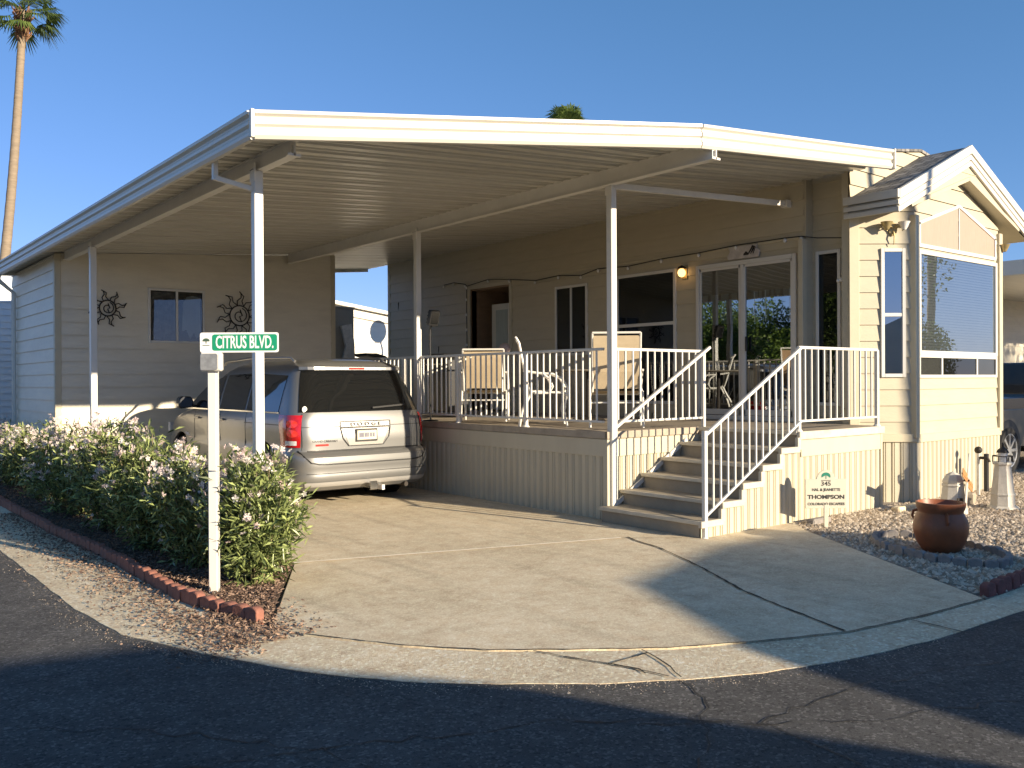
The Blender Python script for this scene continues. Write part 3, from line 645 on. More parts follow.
# fascia: three stepped bands along rakes and eave
mb = MB()
def band(p, q, out, h0, h1, th):
    p = Vector(p); q = Vector(q); out = Vector(out); u = Vector((0, 0, 1)); L = [p+u*h0, q+u*h0, q+u*h1, p+u*h1]
    mb.add(L+[v+out*th for v in L], [(0, 1, 2, 3), (4, 5, 6, 7), (0, 1, 5, 4), (1, 2, 6, 5), (2, 3, 7, 6), (3, 0, 4, 7)])
for (h0, h1, th) in ((-.245, -.18, .030), (-.18, -.162, .010), (-.162, -.098, .034), (-.098, -.080, .012), (-.080, .03, .046)):
    band((EX0, YF, ZE), (RX, YF, ZP), (0, -1, 0), h0, h1, th); band((RX, YF, ZP), (EX1, YF, ZE), (0, -1, 0), h0, h1, th)
    band((EX0, YF-.04, ZE), (EX0, YC+.02, ZE), (-1, 0, 0), h0+.01, h1, th)
    band((EX1, YF-.04, ZE), (EX1, YC+.02, ZE), (1, 0, 0), h0+.01, h1, th)
mb.build('fascia', m_awn, house)
# gable face (outer) with lower opening, soffit
g0 = lambda a: ZP-.20-(ZP-ZE)/(RX-EX0)*abs(a-RX)
lo = lambda a: 4.20-.34*abs(a-RX)
gf = MB()
n = 40
for i in range(n):
    a = EX0+.05+(EX1-EX0-.1)*i/n; b = EX0+.05+(EX1-EX0-.1)*(i+1)/n
    t0, t1 = g0(a)+.05, g0(b)+.05; l0, l1 = min(lo(a), t0), min(lo(b), t1)
    gf.add([(a, YF+.004, l0), (b, YF+.004, l1), (b, YF+.004, t1), (a, YF+.004, t0)], [(0, 1, 2, 3)])
gf.build('gable_face', m_side, house, fix=False)
mb = MB()
for sx in (-1, 1):
    xe = EX0 if sx < 0 else EX1
    mb.prism([(RX, 4.20), (xe, lo(xe)), (xe, lo(xe)+.02), (RX, 4.22)], (0, 0, 0), (1, 0, 0), (0, 0, 1), (0, 1, 0), YF+.004, YC)
    mb.beam((RX, YF-.006, 4.215), (RX+sx*1.55, YF-.006, lo(RX+1.55)+.015), .02, .05)
mb.build('soffit', m_side, house)
mb = MB()
for k in range(3):
    z = 4.28+.09*k; hw = (ZP-.2-z)/((ZP-ZE)/(RX-EX0))-.05; z2 = z
    if hw > .1: mb.box(RX-hw, RX+hw, YF-.004, YF+.006, z, z+.008)
mb.build('gable_lap_line', m_trim, house)

# ---- wall lanterns
def lantern(loc, u, nrm, label):
    t = thing('wall_lantern', label, 'wall lantern', loc, 'scrolled wall lanterns on the bay'); o = Vector(loc); u = Vector(u); nrm = Vector(nrm)
    mb = MB(); mb.lathe([(.05, 0), (.055, .01), (.03, .02)], (0, 0, 0), 12, 'z'); vs = [o+u*v[0]+Vector((0, 0, v[1]*1.6))+nrm*v[2] for v in mb.v]; mb.v = [tuple(v) for v in vs]
    for s in (-1, 1): mb.tube([o+nrm*.02, o+nrm*.05+u*s*.04+Vector((0, 0, .03)), o+nrm*.06+u*s*.09+Vector((0, 0, .01)), o+nrm*.06+u*s*.10-Vector((0, 0, .03))], .008, 6)
    mb.tube([o+nrm*.02-Vector((0, 0, .02)), o+nrm*.05-Vector((0, 0, .1)), o+nrm*.03-Vector((0, 0, .20))], [.012, .009, .005], 6)
    mb.build('bracket', m_brass, t, smooth=True)
    for s in (-1, 1):
        c = o+nrm*.08+u*s*.11
        MB().lathe([(.022, 0), (.04, .03), (.062, .08), (.075, .10), (.070, .10), (.055, .07), (.018, .01)], c+Vector((0, 0, -.02)), 12, cap=False).build('lamp_shade', m_bulb if s > 0 else m_brass, t, smooth=True)
    return t
lantern(ob+ub*.54+nb*.02+Vector((0, 0, 3.44)), ub, nb, 'brass wall lantern with two cup shades above the narrow bay window')
lantern(Vector((6.52, BY+.05, 3.38)), ub2, nb2, 'brass wall lantern hanging at the right-hand corner of the bay under the eave')
t = thing('porch_light', 'small lit amber porch light between window and sliding door', 'porch light', (XW-.02, 1.75, 3.16))
MB().box(XW-.03, XW, 1.70, 1.80, 3.06, 3.26).build('backplate', m_brass, t, bevel=.005)
mb = MB(); ico(mb, (XW-.09, 1.75, 3.15), .06, 2, (1, 1, 1.1)); mb.build('lamp_shade', m_lampglow, t, smooth=True)
mb = MB(); mb.lathe([(.07, 0), (.05, .03), (.01, .05)], (XW-.09, 1.75, 3.21), 12); mb.build('cap', m_rust, t)
# plaque above door
mb = MB(); mb.prism([(.42, 3.25), (.93, 3.25), (.95, 3.31), (.90, 3.36), (.93, 3.43), (.44, 3.43), (.46, 3.38), (.40, 3.34)], (XW-.02, 0, 0), (0, 1, 0), (0, 0, 1), (-1, 0, 0), 0, .03)
pq = mb.build('plaque', m_plaque, base=(XW-.03, .68, 3.34), bevel=.004); tag(pq, 'weathered wooden plaque mounted above the sliding glass door', 'plaque')
mb = MB()
for k in range(5): mb.tube([(XW-.055, .50+.02*k, 3.30+.02*(k % 2)), (XW-.055, .46+.012*k, 3.39+.006*k)], .006, 5)
mb.prism([(.58, 3.29), (.66, 3.29), (.66, 3.31), (.62, 3.345), (.58, 3.31)], (XW-.05, 0, 0), (0, 1, 0), (0, 0, 1), (-1, 0, 0), 0, .006)
mb.build('ornament', m_rust, pq)
# string lights
sl_ = thing('string_lights', 'dark cord of small round string lights along the shaded side wall', 'string lights', (XW-.03, 4, 3.4))
path = [(8.1, 3.52), (7.75, 3.54), (7.35, 3.47), (7.3, 3.43), (6.6, 3.50), (5.94, 3.44), (5.2, 3.35), (4.57, 3.38), (4.0, 3.33), (3.58, 3.40), (2.9, 3.37), (2.2, 3.41), (1.47, 3.42), (.8, 3.45), (0, 3.45), (-.25, 3.44)]
cp = [(XW-.035, y, z) for y, z in path]+[(XW+.02, -.45, 3.40), (XW+.05, -.8, 3.36)]
MB().tube(cp, .008, 5).build('cord', m_cord, sl_)
MB().tube([(XW-.035, 7.3, 3.43), (XW-.035, 7.31, 2.8), (XW-.035, 7.3, 2.2), (XW-.035, 7.32, 1.4)], .008, 5).tube([(XW+.05, -.82, 3.36), (XW+.05, -.81, 2.5), (XW+.05, -.83, 1.2), (XW-.2, -.9, 1.1)], .007, 5).build('cord', m_cord, sl_)
bp_ = MB(); ico(bp_, (0, 0, 0), .026, 2, (1, 1, 1.2)); bulb = bp_.build('bulb', m_bulb, None, smooth=True); bulb.parent = sl_
first = True
def addbulb(x, y, z):
    global first
    q = Vector((x, y, z-.035))-sl_.location
    if first: bulb.location = q; first = False
    else: inst(bulb, q)
for (y, z) in path: addbulb(XW-.04, y, z)
for z in (3.2, 2.9, 2.6, 2.3, 2.0): addbulb(XW-.04, 7.31, z)
for (y, z) in ((-.78, 2.86), (-.74, 2.85), (-.84, 2.55), (-.82, 2.2), (-.83, 1.9), (-.81, 1.55), (-.84, 1.3)): addbulb(XW+.04, y, z)

# ============================================================ DECK
DZ = .975
deck = thing('deck', 'raised porch deck with ribbed cream skirting beside the van', 'deck', (0, 0, 0))
mb = MB(); 
x = .0
for (x0, x1, y0, y1) in ((0, 3.36, 0, 8.05), (1.56, 3.24, -1.42, 0)): mb.box(x0, x1, y0, y1, DZ-.10, DZ-.012)
mb.build('deck_frame', m_deck, deck)
mb = MB(); x = .02
while x < 3.3:
    mb.box(x, x+.132, .004 if x < 1.55 else -1.41, 8.04, DZ-.011, DZ); x += .14
mb.build('deck_floor', m_deck, deck)
mb = MB(); mb.box(-.035, -.002, -.03, 8.05, DZ-.075, DZ+.006); mb.box(-.035, 1.53, -.035, -.002, DZ-.075, DZ+.006); mb.build('rim_board', m_deck, deck, bevel=.004)
mb = MB(); mb.box(1.50, 3.28, -1.45, -1.405, DZ-.085, DZ+.004); mb.build('landing_edge', m_tread, deck, bevel=.006)
mb = MB(); mb.box(-.02, 0, 0, 8.05, .70, DZ-.08); mb.box(-.02, 1.55, -.02, 0, .70, DZ-.08); mb.box(1.56, 3.25, -1.425, -1.40, .70, DZ-.09); mb.box(-.034, .03, -.034, .03, 0, DZ-.08); mb.box(3.22, 3.26, -1.43, -1.38, -.03, DZ-.09)
mb.build('skirt_band', m_skirt, deck, bevel=.003)
ribbed(MB(), (-.006, 0, 0), (0, 1, 0), nX, 0, 8.05, -.03, .70).build('skirting', m_skirt, deck, fix=False); ribbed(MB(), (0, -.006, 0), (1, 0, 0), nY, 0, 1.56, -.03, .70).build('skirting', m_skirt, deck, fix=False)
mb = MB(); ribbed(mb, (0, -1.408, 0), (1, 0, 0), nY, 1.56, 3.24, -.06, .70)
mb.build('skirting', m_skirt, deck, fix=False)
# stairs (6 risers, five treads) climb towards +x
stairs = thing('porch_stairs', 'five wooden steps with pale nosings climbing from the driveway to the deck', 'stairs', (-.1, -.7, 0))
RS = DZ/6; RUN = .33; X0 = -.12
for k in range(6):
    xr = X0+RUN*k; zt = RS*(k+1)
    MB().box(xr, xr+.02, -1.385, -.03, RS*k, zt-.032).build('riser', m_riser, stairs)
    if k < 5:
        MB().box(xr-.025, xr+RUN+.01, -1.40, -.025, zt-.032, zt).build('tread', m_riser, stairs, bevel=.004)
        MB().box(xr-.040, xr-.018, -1.41, -.03, zt-.034, zt+.004).build('nosing', m_tread, stairs, bevel=.004)
        MB().box(xr-.04, xr+RUN-.02, -1.45, -1.405, zt-.06, zt+.004).build('side_cap', m_tread, stairs, bevel=.005)
        MB().box(xr-.042+RUN-.02, xr+RUN+.0, -1.447, -1.405, zt-.03, zt+RS-.06).build('side_riser_trim', m_tread, stairs, bevel=.004)
MB().box(X0-.04+5*RUN, X0-.018+5*RUN, -1.41, -.03, DZ-.034, DZ+.004).build('nosing', m_tread, stairs, bevel=.004)
mb = MB()
def sttop(a): k = int((a-X0)/RUN); return RS*(min(k, 5)+1)-.06
ribbed(mb, (0, -1.408, 0), (1, 0, 0), nY, X0+.0, 1.56, -.05, .95, .112, top=sttop); mb.build('side_skirting', m_skirt, stairs, fix=False)
MB().beam((-.03, -.034, .10), (1.30, -.034, .84), .02, .05).build('stringer', m_white, stairs)

# railings
def baluster_mesh(h):
    return MB().box(-.008, .008, -.008, .008, 0, h).build('baluster', m_white)
def railing(label, pts, posts, n, zt, zb, loc, sl=False):
    t = thing('railing', label, 'railing', loc, 'white metal railings of the porch')
    p, q = Vector(pts[0]), Vector(pts[1]); d = (q-p)
    hz = Vector((0, 0, 1))
    MB().beam(p+hz*zt, q+hz*zt, .032, .032).build('top_rail', m_white, t, bevel=.004)
    MB().beam(p+hz*zb, q+hz*zb, .026, .026).build('bottom_rail', m_white, t, bevel=.004)
    b0 = None
    for i in range(1, n):
        c = p+d*(i/n)+hz*zb-Vector(t.location)
        if b0 is None:
            b0 = MB().box(-.0085, .0085, -.0085, .0085, 0, zt-zb).build('baluster', m_white); b0.parent = t; b0.location = c
        else: inst(b0, c)
    for (pp, z0, z1) in posts:
        MB().box(pp[0]-.022, pp[0]+.022, pp[1]-.022, pp[1]+.022, z0, z1).build('rail_post', m_white, t, bevel=.004)
        MB().lathe([(.05, 0), (.045, .008), (.027, .03)], (pp[0], pp[1], z0), 12).build('post_foot', m_white, t)
    return t
railing('long white railing along the driveway side of the deck behind the van', ((.03, .08, 0), (.03, 5.6, 0)), [((.03, y), DZ, 1.9) for y in (1.45, 2.9, 4.3, 5.6)], 48, 1.90, 1.085, (.03, 2.8, DZ))
railing('short white railing on the front edge of the deck left of the stairs', ((.08, .03, 0), (1.66, .03, 0)), [((1.69, .03), DZ-.1, 1.92)], 13, 1.90, 1.085, (.8, .03, DZ))
railing('white railing on the landing right of the stairs', ((1.56, -1.39, 0), (3.2, -1.39, 0)), [((1.56, -1.39), DZ, 1.9), ((3.2, -1.39), DZ, 1.9)], 13, 1.90, 1.09, (2.4, -1.39, DZ))
t = railing('sloping white stair railing with balusters on the near side of the steps', ((-.06, -1.42, .0), (1.56, -1.42, .88)), [((-.075, -1.42), -.02, 1.05)], 14, 1.01, .21, (-.06, -1.42, 0))
t = thing('handrail', 'plain sloping white handrail between deck corner post and stair top', 'handrail', (.05, -.05, .97))
MB().beam((.02, -.05, .99), (1.72, -.05, 1.95), .034, .034).build('rail', m_white, t, bevel=.004)

# ============================================================ CARPORT AWNING
awn = thing('carport_awning', 'large white ribbed aluminium carport awning covering van and deck', 'awning', (-.4, 4, 0))
XL, YB = -4.12, 11.3
def zp(x): return 3.56+.0725*(x+4.2) if x < -.2 else 3.85+.089*(x+.2)
def diag(y): return XL if y > -.16 else XL+(-.16-y)/.325
mb = MB(); y = -1.44; prof = [(0, 0), (.10, 0), (.112, .03), (.16, .03), (.172, 0), (.195, 0), (.20, .09), (.232, .09), (.237, .03), (.288, .03), (.30, 0)]
while y < YB:
    for (a, d0), (b, d1) in zip(prof[:-1], prof[1:]):
        ya, yb = y+a, min(y+b, YB)
        if ya >= YB: break
        xa, xb = max(diag(ya), XL), max(diag(yb), XL)
        for (u0, u1, v1, v0) in ((min(xa, -.2), -.2, -.2, min(xb, -.2)), (-.2, 3.42, 3.42, -.2)):
            mb.add([(u0, ya, zp(u0)+d0), (u1, ya, zp(u1)+d0), (v1, yb, zp(v1)+d1), (v0, yb, zp(v0)+d1)], [(0, 1, 2, 3)])
    y += .30
mb.build('roof_pan', m_pan, awn, fix=False)
poly = [(XL, -.2), (-.2, -1.5), (3.42, -1.5), (3.42, YB), (XL, YB)]
mb = MB(); vs = []
for dz in (.05, .09): vs += [(x, y, zp(x)+dz) for x, y in [(XL, -.15), (-.2, -1.43), (-.2, YB), (XL, YB)]]
mb.add(vs, [(0, 1, 2, 3), (4, 5, 6, 7), (0, 1, 5, 4), (1, 2, 6, 5), (2, 3, 7, 6), (3, 0, 4, 7)])
vs = []
for dz in (.05, .09): vs += [(x, y, zp(x)+dz) for x, y in [(-.2, -1.43), (3.42, -1.43), (3.42, YB), (-.2, YB)]]
mb.add(vs, [(0, 1, 2, 3), (4, 5, 6, 7), (0, 1, 5, 4), (1, 2, 6, 5), (2, 3, 7, 6), (3, 0, 4, 7)])
mb.build('roof_top', m_awn, awn)
# ribbed fascia swept round the edge
pr_ = [(0, -.005), (.030, 0), (.046, .03), (.046, .06), (.028, .085), (.028, .105), (.050, .125), (.050, .155), (.032, .18), (.032, .195), (.062, .215), (.062, .245), (.0, .25)]
pr_ = [(a, b*.92) for a, b in pr_]
def sweep(path, name):
    pts = [Vector(p) for p in path]; rings = []
    for i, p in enumerate(pts):
        dirs = []
        if i > 0: d = pts[i]-pts[i-1]; d.z = 0; dirs.append(d.normalized())
        if i < len(pts)-1: d = pts[i+1]-pts[i]; d.z = 0; dirs.append(d.normalized())
        ns = [Vector((d.y, -d.x, 0)) for d in dirs]   # outward = right of travel
        nn = sum(ns, Vector()).normalized(); k = 1/max(.3, nn.dot(ns[0]))
        rings.append([p+nn*k*a+Vector((0, 0, b)) for a, b in pr_])
    mb = MB(); m_ = len(pr_); mb.v = [tuple(v) for r in rings for v in r]
    for i in range(len(rings)-1):
        for j in range(m_): j2 = (j+1) % m_; mb.f.append((i*m_+j, i*m_+j2, (i+1)*m_+j2, (i+1)*m_+j))
    mb.f += [tuple(range(m_)), tuple((len(rings)-1)*m_+j for j in range(m_))]
    return mb.build(name, m_awn, awn)
sweep([(XL-.02, YB, 3.49), (XL-.02, -.2, 3.49)], 'side_gutter'); sweep([(XL-.02, -.2, 3.49), (-.2, -1.47, 3.78)], 'front_fascia'); sweep([(-.2, -1.47, 3.78), (3.38, -1.47, 4.10)], 'front_fascia')
MB().box(XL-.08, XL-.05, -.28, -.235, 3.49, 3.715).build('corner_cap', m_awn, awn, bevel=.004); MB().box(3.37, 3.40, -1.54, -1.46, 4.09, 4.34).build('fascia_end_cap', m_awn, awn, bevel=.004)
MB().prism([(XL, 3.50), (-.2, 3.79), (3.42, 4.11), (3.42, 4.26), (-.2, 3.95), (XL, 3.64)], (0, YB, 0), (1, 0, 0), (0, 0, 1), (0, 1, 0), 0, .03).build('rear_fascia', m_awn, awn)
# beams (I/box)
def beam(x, y0, y1, zb, h=.19):
    mb = MB(); mb.box(x-.045, x+.045, y0, y1, zb, zb+.012); mb.box(x-.025, x+.025, y0+.01, y1, zb+.012, zb+h-.01); mb.box(x-.045, x+.045, y0, y1, zb+h-.01, zb+h)
    mb.box(x-.06, x+.06, y0-.02, y0+.02, zb-.002, zb+.02); mb.box(x-.008, x+.008, y0-.02, y0+.01, zb, zb+.09)
    return mb.build('beam', m_beam, awn)
beam(0, -1.50, 8.15, 3.70, .175); beam(-3.72, -.02, 8.15, 3.46, .14)
def post(x, y, z0, z1):
    o = MB().box(x-.042, x+.042, y-.042, y+.042, z0, z1).build('post', m_white, awn, bevel=.006)
    MB().box(x-.048, x-.03, y-.05, y+.05, z1-.10, z1+.06).build('saddle_plate', m_beam, o)
    MB().box(x-.06, x+.06, y-.06, y+.06, z0, z0+.012).build('base_plate', m_white, o)
    return o
post(.05, -.03, .0, 3.70); post(-.0, 3.86, DZ, 3.70); post(-3.75, .68, 0, 3.46); post(-3.75, 6.42, 0, 3.46)
mb = MB(); mb.beam((-4.11, .75, 3.56), (-4.11, .75, 3.34), .045, .045, (1, 0, 0)); mb.beam((-4.12, .74, 3.36), (-3.76, .70, 3.29), .04, .045); mb.build('gutter_brace', m_beam, awn, bevel=.004)
mb = MB(); mb.beam((.05, -.06, 3.70), (3.3, -.03, 3.90), .045, .07); mb.box(3.3, 3.4, -.08, .02, 3.85, 3.95); mb.build('wall_strut', m_beam, awn, bevel=.004)

for (x, y) in ((.05, -.03), (0, 3.86), (-3.75, .68), (-3.75, 6.42)):
    zb = 3.70 if x > -1 else 3.46
    for k in range(3): MB().box(x-.052, x-.047, y-.03+.03*k, y-.022+.03*k, zb+.0, zb+.008).build('screw', m_rust, awn)
# ============================================================ SHED at the back of the carport
shed = thing('shed', 'taupe lap-sided storage shed closing the back of the carport', 'shed', (-1.5, 8.2, 0))
SX0, SX1, SY0, SY1 = -3.86, .94, 8.2, 11.75
siding(MB(), (0, SY0, 0), (1, 0, 0), nY, SX0, SX1, .05, 3.95, [(-2.46, -1.56, 2.23, 3.10)], .205, top=lambda a: zp(a)-.01).build('front_wall', m_shed, shed, fix=False)
siding(MB(), (SX0, 0, 0), (0, 1, 0), nX, SY0, SY1, .05, 3.56, (), .205).build('side_wall', m_shed, shed, fix=False)
MB().box(SX0+.02, SX1-.02, SY0+.02, SY1, 0, 3.54).prism([(SX0+.02, 3.54), (SX1-.02, 3.54), (SX1-.02, 3.9), (SX0+.02, 3.58)], (0, SY0+.02, 0), (1, 0, 0), (0, 0, 1), (0, 1, 0), 0, .08).build('wall_core', m_shed, shed)
for bx_ in ((SX0-.02, SX0+.07, SY0-.022, SY0+.0, 0, 3.57), (SX0-.024, SX0-.002, SY0-.018, SY0+.07, 0, 3.55), (SX1-.09, SX1, SY0-.022, SY0, 0, 3.93)): MB().box(*bx_).build('corner_trim', m_trim, shed, bevel=.003)
sw = window(shed, (0, SY0, 0), (1, 0, 0), nY, -2.48, -1.54, 2.21, 3.12, .04, mull=[-2.01], proud=.035)
mb = MB(); pts = [(-2.42+i*.012, SY0-.010-.003*math.sin(i*1.3)) for i in range(33)]
for a, b in zip(pts[:-1], pts[1:]): mb.add([(a[0], a[1], 2.27), (b[0], b[1], 2.27), (b[0], b[1], 3.06), (a[0], a[1], 3.06)], [(0, 1, 2, 3)])
mb.build('curtain', mat('grey_curtain', (.16, .17, .17), .9, var=.5, scale=9), sw)
mb = MB(); poly = [(-1.93, 2.42), (-1.9, 2.9), (-1.84, 3.0), (-1.74, 3.02), (-1.62, 3.0), (-1.6, 2.35), (-1.68, 2.3), (-1.72, 2.4), (-1.79, 2.28), (-1.85, 2.44)]
mb.prism(poly, (0, SY0-.007, 0), (1, 0, 0), (0, 0, 1), (0, -1, 0), 0, .003); mb.build('curtain', mat('pale_curtain', (.60, .64, .62), .9, var=.1), sw)
# downspout
ds = MB().tube([(XL-.05, 11.2, 3.5), (XL-.05, 11.2, 3.4), (SX0-.06, 11.3, 3.2), (SX0-.06, 11.3, .1)], .04, 8).build('downspout', m_white, awn)
# sun ornaments
def sun_orn(x, z, r, label, nr=8):
    t = thing('sun_ornament', label, 'wall ornament', (x, SY0-.03, z)); y = SY0-.035
    mb = MB(); rg = []
    ns = 24; mb.tube([(x+r*.42*math.cos(2*math.pi*i/ns), y, z+r*.42*math.sin(2*math.pi*i/ns)) for i in range(ns)], .011, 6, True)
    mb.tube([(x+r*.1*math.cos(i*.5)*(1+i*.16), y, z+r*.1*math.sin(i*.5)*(1+i*.16)) for i in range(16)], .009, 5)
    mb.tube([(x+r*.02, y, z+r*.25), (x+r*.1, y-.02, z), (x, y, z-.04*r), (x+r*.08, y, z-r*.25)], .01, 5)
    mb.build('face_ring', m_rust, t)
    mb = MB()
    for k in range(nr):
        a = 2*math.pi*k/nr+.2; c, s_ = math.cos(a), math.sin(a)
        def q(d, o_): return (x+r*(d*c-o_*s_), y, z+r*(d*s_+o_*c))
        mb.tube([q(.42, .14), q(.6, .17), q(.75, .02), q(.9, .03), q(1.0, .12), q(.82, -.1), q(.62, -.03), q(.43, -.12)], .0085, 5)
    mb.build('ray', m_rust, t)
sun_orn(-3.11, 2.75, .30, 'dark iron sun wall ornament left of the shed window behind a post')
sun_orn(-.93, 2.72, .42, 'larger dark iron sun wall ornament right of the shed window above the van', 10)

# ============================================================ VAN
def make_van():
    t = thing('minivan', 'silver minivan parked under the carport with its tailgate to the street', 'minivan')
    L = 5.15
    def ip(tab, z):
        if z <= tab[0][0]: return tab[0][1]
        for (a, b), (c, d) in zip(tab[:-1], tab[1:]):
            if z <= c: return b+(d-b)*(z-a)/(c-a)
        return tab[-1][1]
    Wt = [(.2, .90), (.26, .955), (.34, .975), (.5, .985), (.62, .985), (.70, .965), (.9, .972), (1.02, .962), (1.09, .935), (1.3, .875), (1.5, .805), (1.60, .76), (1.66, .70), (1.70, .60), (1.725, .45), (1.735, .28)]
    Rt = [(.2, .10), (.26, .03), (.34, .0), (.42, .005), (.50, -.005), (.585, .0), (.62, .03), (.65, .10), (.8, .095), (1.0, .12), (1.09, .145), (1.3, .24), (1.5, .345), (1.60, .40), (1.64, .39), (1.67, .43), (1.70, .52), (1.725, .70), (1.735, .9)]
    Ft = [(.2, 4.98), (.35, 5.1), (.6, 5.14), (.8, 5.06), (.92, 4.95), (1.0, 4.65), (1.06, 4.3), (1.10, 4.08), (1.3, 3.72), (1.5, 3.33), (1.60, 3.1), (1.66, 2.9), (1.70, 2.6), (1.725, 2.3), (1.735, 2.0)]
    CR = .30
    NR, NS, NF = 14, 44, 12
    def pt(side, s, z, eps=0):
        """s: theta on rear 0..pi/2, then metres forward along the side"""
        W_ = ip(Wt, z)+eps; yr = ip(Rt, z)-eps; cr = CR*(1 if z < 1.6 else max(.3, W_/.9))
        if s <= math.pi/2: x = W_*math.sin(s)**.25 if s > 0 else 0; y = yr+cr*(1-math.cos(s))
        else: x = W_; y = yr+cr+(s-math.pi/2)
        return Vector((side*x, y, z))
    def xs(side, x, z, eps=0):
        W_ = ip(Wt, z)+eps; s = math.asin(min(1, (abs(x)/W_)**4)); v = pt(1, s, z, eps); return Vector((x, v.y, z))
    zs = [.2, .23, .26, .30, .34, .38, .42, .46, .50, .54, .585, .60, .62, .635, .65, .70, .75, .8, .85, .9, .95, 1.0, 1.04, 1.09, 1.15, 1.22, 1.3, 1.38, 1.45, 1.5, 1.55, 1.60, 1.625, 1.64, 1.66, 1.68, 1.70, 1.715, 1.725, 1.735]
    rings = []
    for z in zs:
        W_ = ip(Wt, z); yr = ip(Rt, z); yf = ip(Ft, z); cf = min(.75, .8*W_); half = []
        for i in range(NR+1): half.append(pt(1, math.pi/2*i/NR, z))
        ys = half[-1].y; ye = yf-cf
        for i in range(1, NS): half.append(Vector((W_, ys+(ye-ys)*i/NS, z)))
        for i in range(NF+1):
            a = math.pi/2*i/NF; half.append(Vector((W_*math.cos(a)**.5 if i < NF else 0, ye+cf*math.sin(a), z)))
        ring_ = half+[Vector((-v.x, v.y, v.z)) for v in reversed(half[1:-1])]
        rings.append(ring_)
    mb = MB(); n = len(rings[0]); mb.v = [tuple(v) for r in rings for v in r]
    for i in range(len(rings)-1):
        for k in range(n): k2 = (k+1) % n; mb.f.append((i*n+k, i*n+k2, (i+1)*n+k2, (i+1)*n+k))
    mb.f += [tuple(reversed(range(n))), tuple((len(rings)-1)*n+k for k in range(n))]
    body = mb.build('body', m_silver, t, smooth=True)
    # wheel arches by boolean
    cm = MB()
    for y in (1.02, 4.10):
        for s in (-1, 1): cm.lathe([(.385, s*.62), (.385, s*1.2)], (0, y, .36), 36, 'x')
    cut = cm.build('cut', m_black); md = body.modifiers.new('b', 'BOOLEAN'); md.operation = 'DIFFERENCE'; md.object = cut; md.solver = 'EXACT'
    dg = bpy.context.evaluated_depsgraph_get(); me = bpy.data.meshes.new_from_object(body.evaluated_get(dg))
    body.modifiers.clear(); body.data = me; me.name = 'body'
    me.set_sharp_from_angle(angle=R_(32)); bpy.data.objects.remove(cut)
    mb = MB()
    for y in (1.02, 4.10):
        for s in (-1, 1): mb.lathe([(.383, s*.60), (.383, s*.93)], (0, y, .36), 32, 'x', cap=False); mb.lathe([(.0, s*.63), (.383, s*.63)], (0, y, .36), 32, 'x', cap=False)
    mb.box(-.85, .85, .35, 4.8, .16, .24)
    mb.build('underbody', m_black, t)
    def patch(side, s0, s1, z0, z1, eps, ns=10, nz=8, sh=None):
        mb = MB()
        for i in range(ns+1):
            for j in range(nz+1):
                s = s0+(s1-s0)*i/ns; z = z0+(z1-z0)*j/nz
                if sh: s, z = sh(i/ns, j/nz)
                mb.v.append(tuple(pt(side, s, z, eps)))
        for i in range(ns):
            for j in range(nz): a = i*(nz+1)+j; mb.f.append((a, a+1, a+nz+2, a+nz+1))
        return mb
    def rear(fx0, fx1, z0, z1, eps, nx=20, nz=8, fn=None):
        mb = MB()
        for i in range(nx+1):
            for j in range(nz+1):
                u, v = i/nx, j/nz; z = z0+(z1-z0)*v; W_ = ip(Wt, z)
                if fn: x, z = fn(u, v)
                else: x = (fx0+(fx1-fx0)*u)*W_
                mb.v.append(tuple(xs(1, x, z, eps)))
        for i in range(nx):
            for j in range(nz): a = i*(nz+1)+j; mb.f.append((a, a+1, a+nz+2, a+nz+1))
        return mb
    # rear window, hatch seams, spoiler
    rg = rear(-.93, .93, 1.10, 1.585, .006, 28, 10).build('rear_window', m_cglass_dark, t, smooth=True, fix=False)
    MB().beam(xs(1, .12, 1.14, .03), xs(1, .62, 1.17, .03), .012, .02).build('wiper', m_black, rg)
    mb = MB(); v = []
    for i in range(21):
        x = -.74+1.48*i/20; p = xs(1, x, 1.60, .0); v.append(p)
    for a, b in zip(v[:-1], v[1:]):
        mb.add([a+Vector((0, -.07, -.005)), b+Vector((0, -.07, -.005)), b+Vector((0, -.065, .03)), a+Vector((0, -.065, .03)), b+Vector((0, .05, .06)), a+Vector((0, .05, .06)), a+Vector((0, .02, -.02)), b+Vector((0, .02, -.02))], [(0, 1, 2, 3), (3, 2, 4, 5), (0, 1, 7, 6)])
    sp_ = mb.build('spoiler', m_silver, t, smooth=True)
    MB().box(-.11, .11, xs(1, 0, 1.6).y-.079, xs(1, 0, 1.6).y-.06, 1.602, 1.622).build('brake_light', m_redc, sp_)
    seam = MB()
    def seamline(P_, wd=.008):
        sm_ = MB()
        for a, b in zip(P_[:-1], P_[1:]): sm_.beam(a, b, wd, wd)
        sm_.build('gap_crease', m_black, body)
    for s in (-1, 1): seamline([xs(1, s*.885*ip(Wt, z), z, .0) for z in np.linspace(.66, 1.085, 10)])
    seamline([xs(1, x, .655, .0) for x in np.linspace(-.80, .80, 20)], .014)
    seamline([xs(1, x, .93, .001) for x in np.linspace(-.86, -.36, 8)], .006); seamline([xs(1, x, .93, .001) for x in np.linspace(.36, .86, 8)], .006)
    seamline([xs(1, x, z, .002) for x, z in [(-.90, .66), (-.87, .60), (-.80, .53), (-.70, .51)]+[(x, .505) for x in np.linspace(-.6, .6, 12)]+[(.70, .51), (.80, .53), (.87, .60), (.90, .66)]], .014)  # dark line paints the shaded crease of the bumper recess
    seamline([xs(1, x, .40, .002) for x in np.linspace(-.85, .85, 20)], .006)
    for ys_ in (1.72, 2.62, 3.62): seamline([pt(-1, math.pi/2+ys_-.4-ip(Rt, z), z) for z in np.linspace(.36, 1.07, 10)], .007)
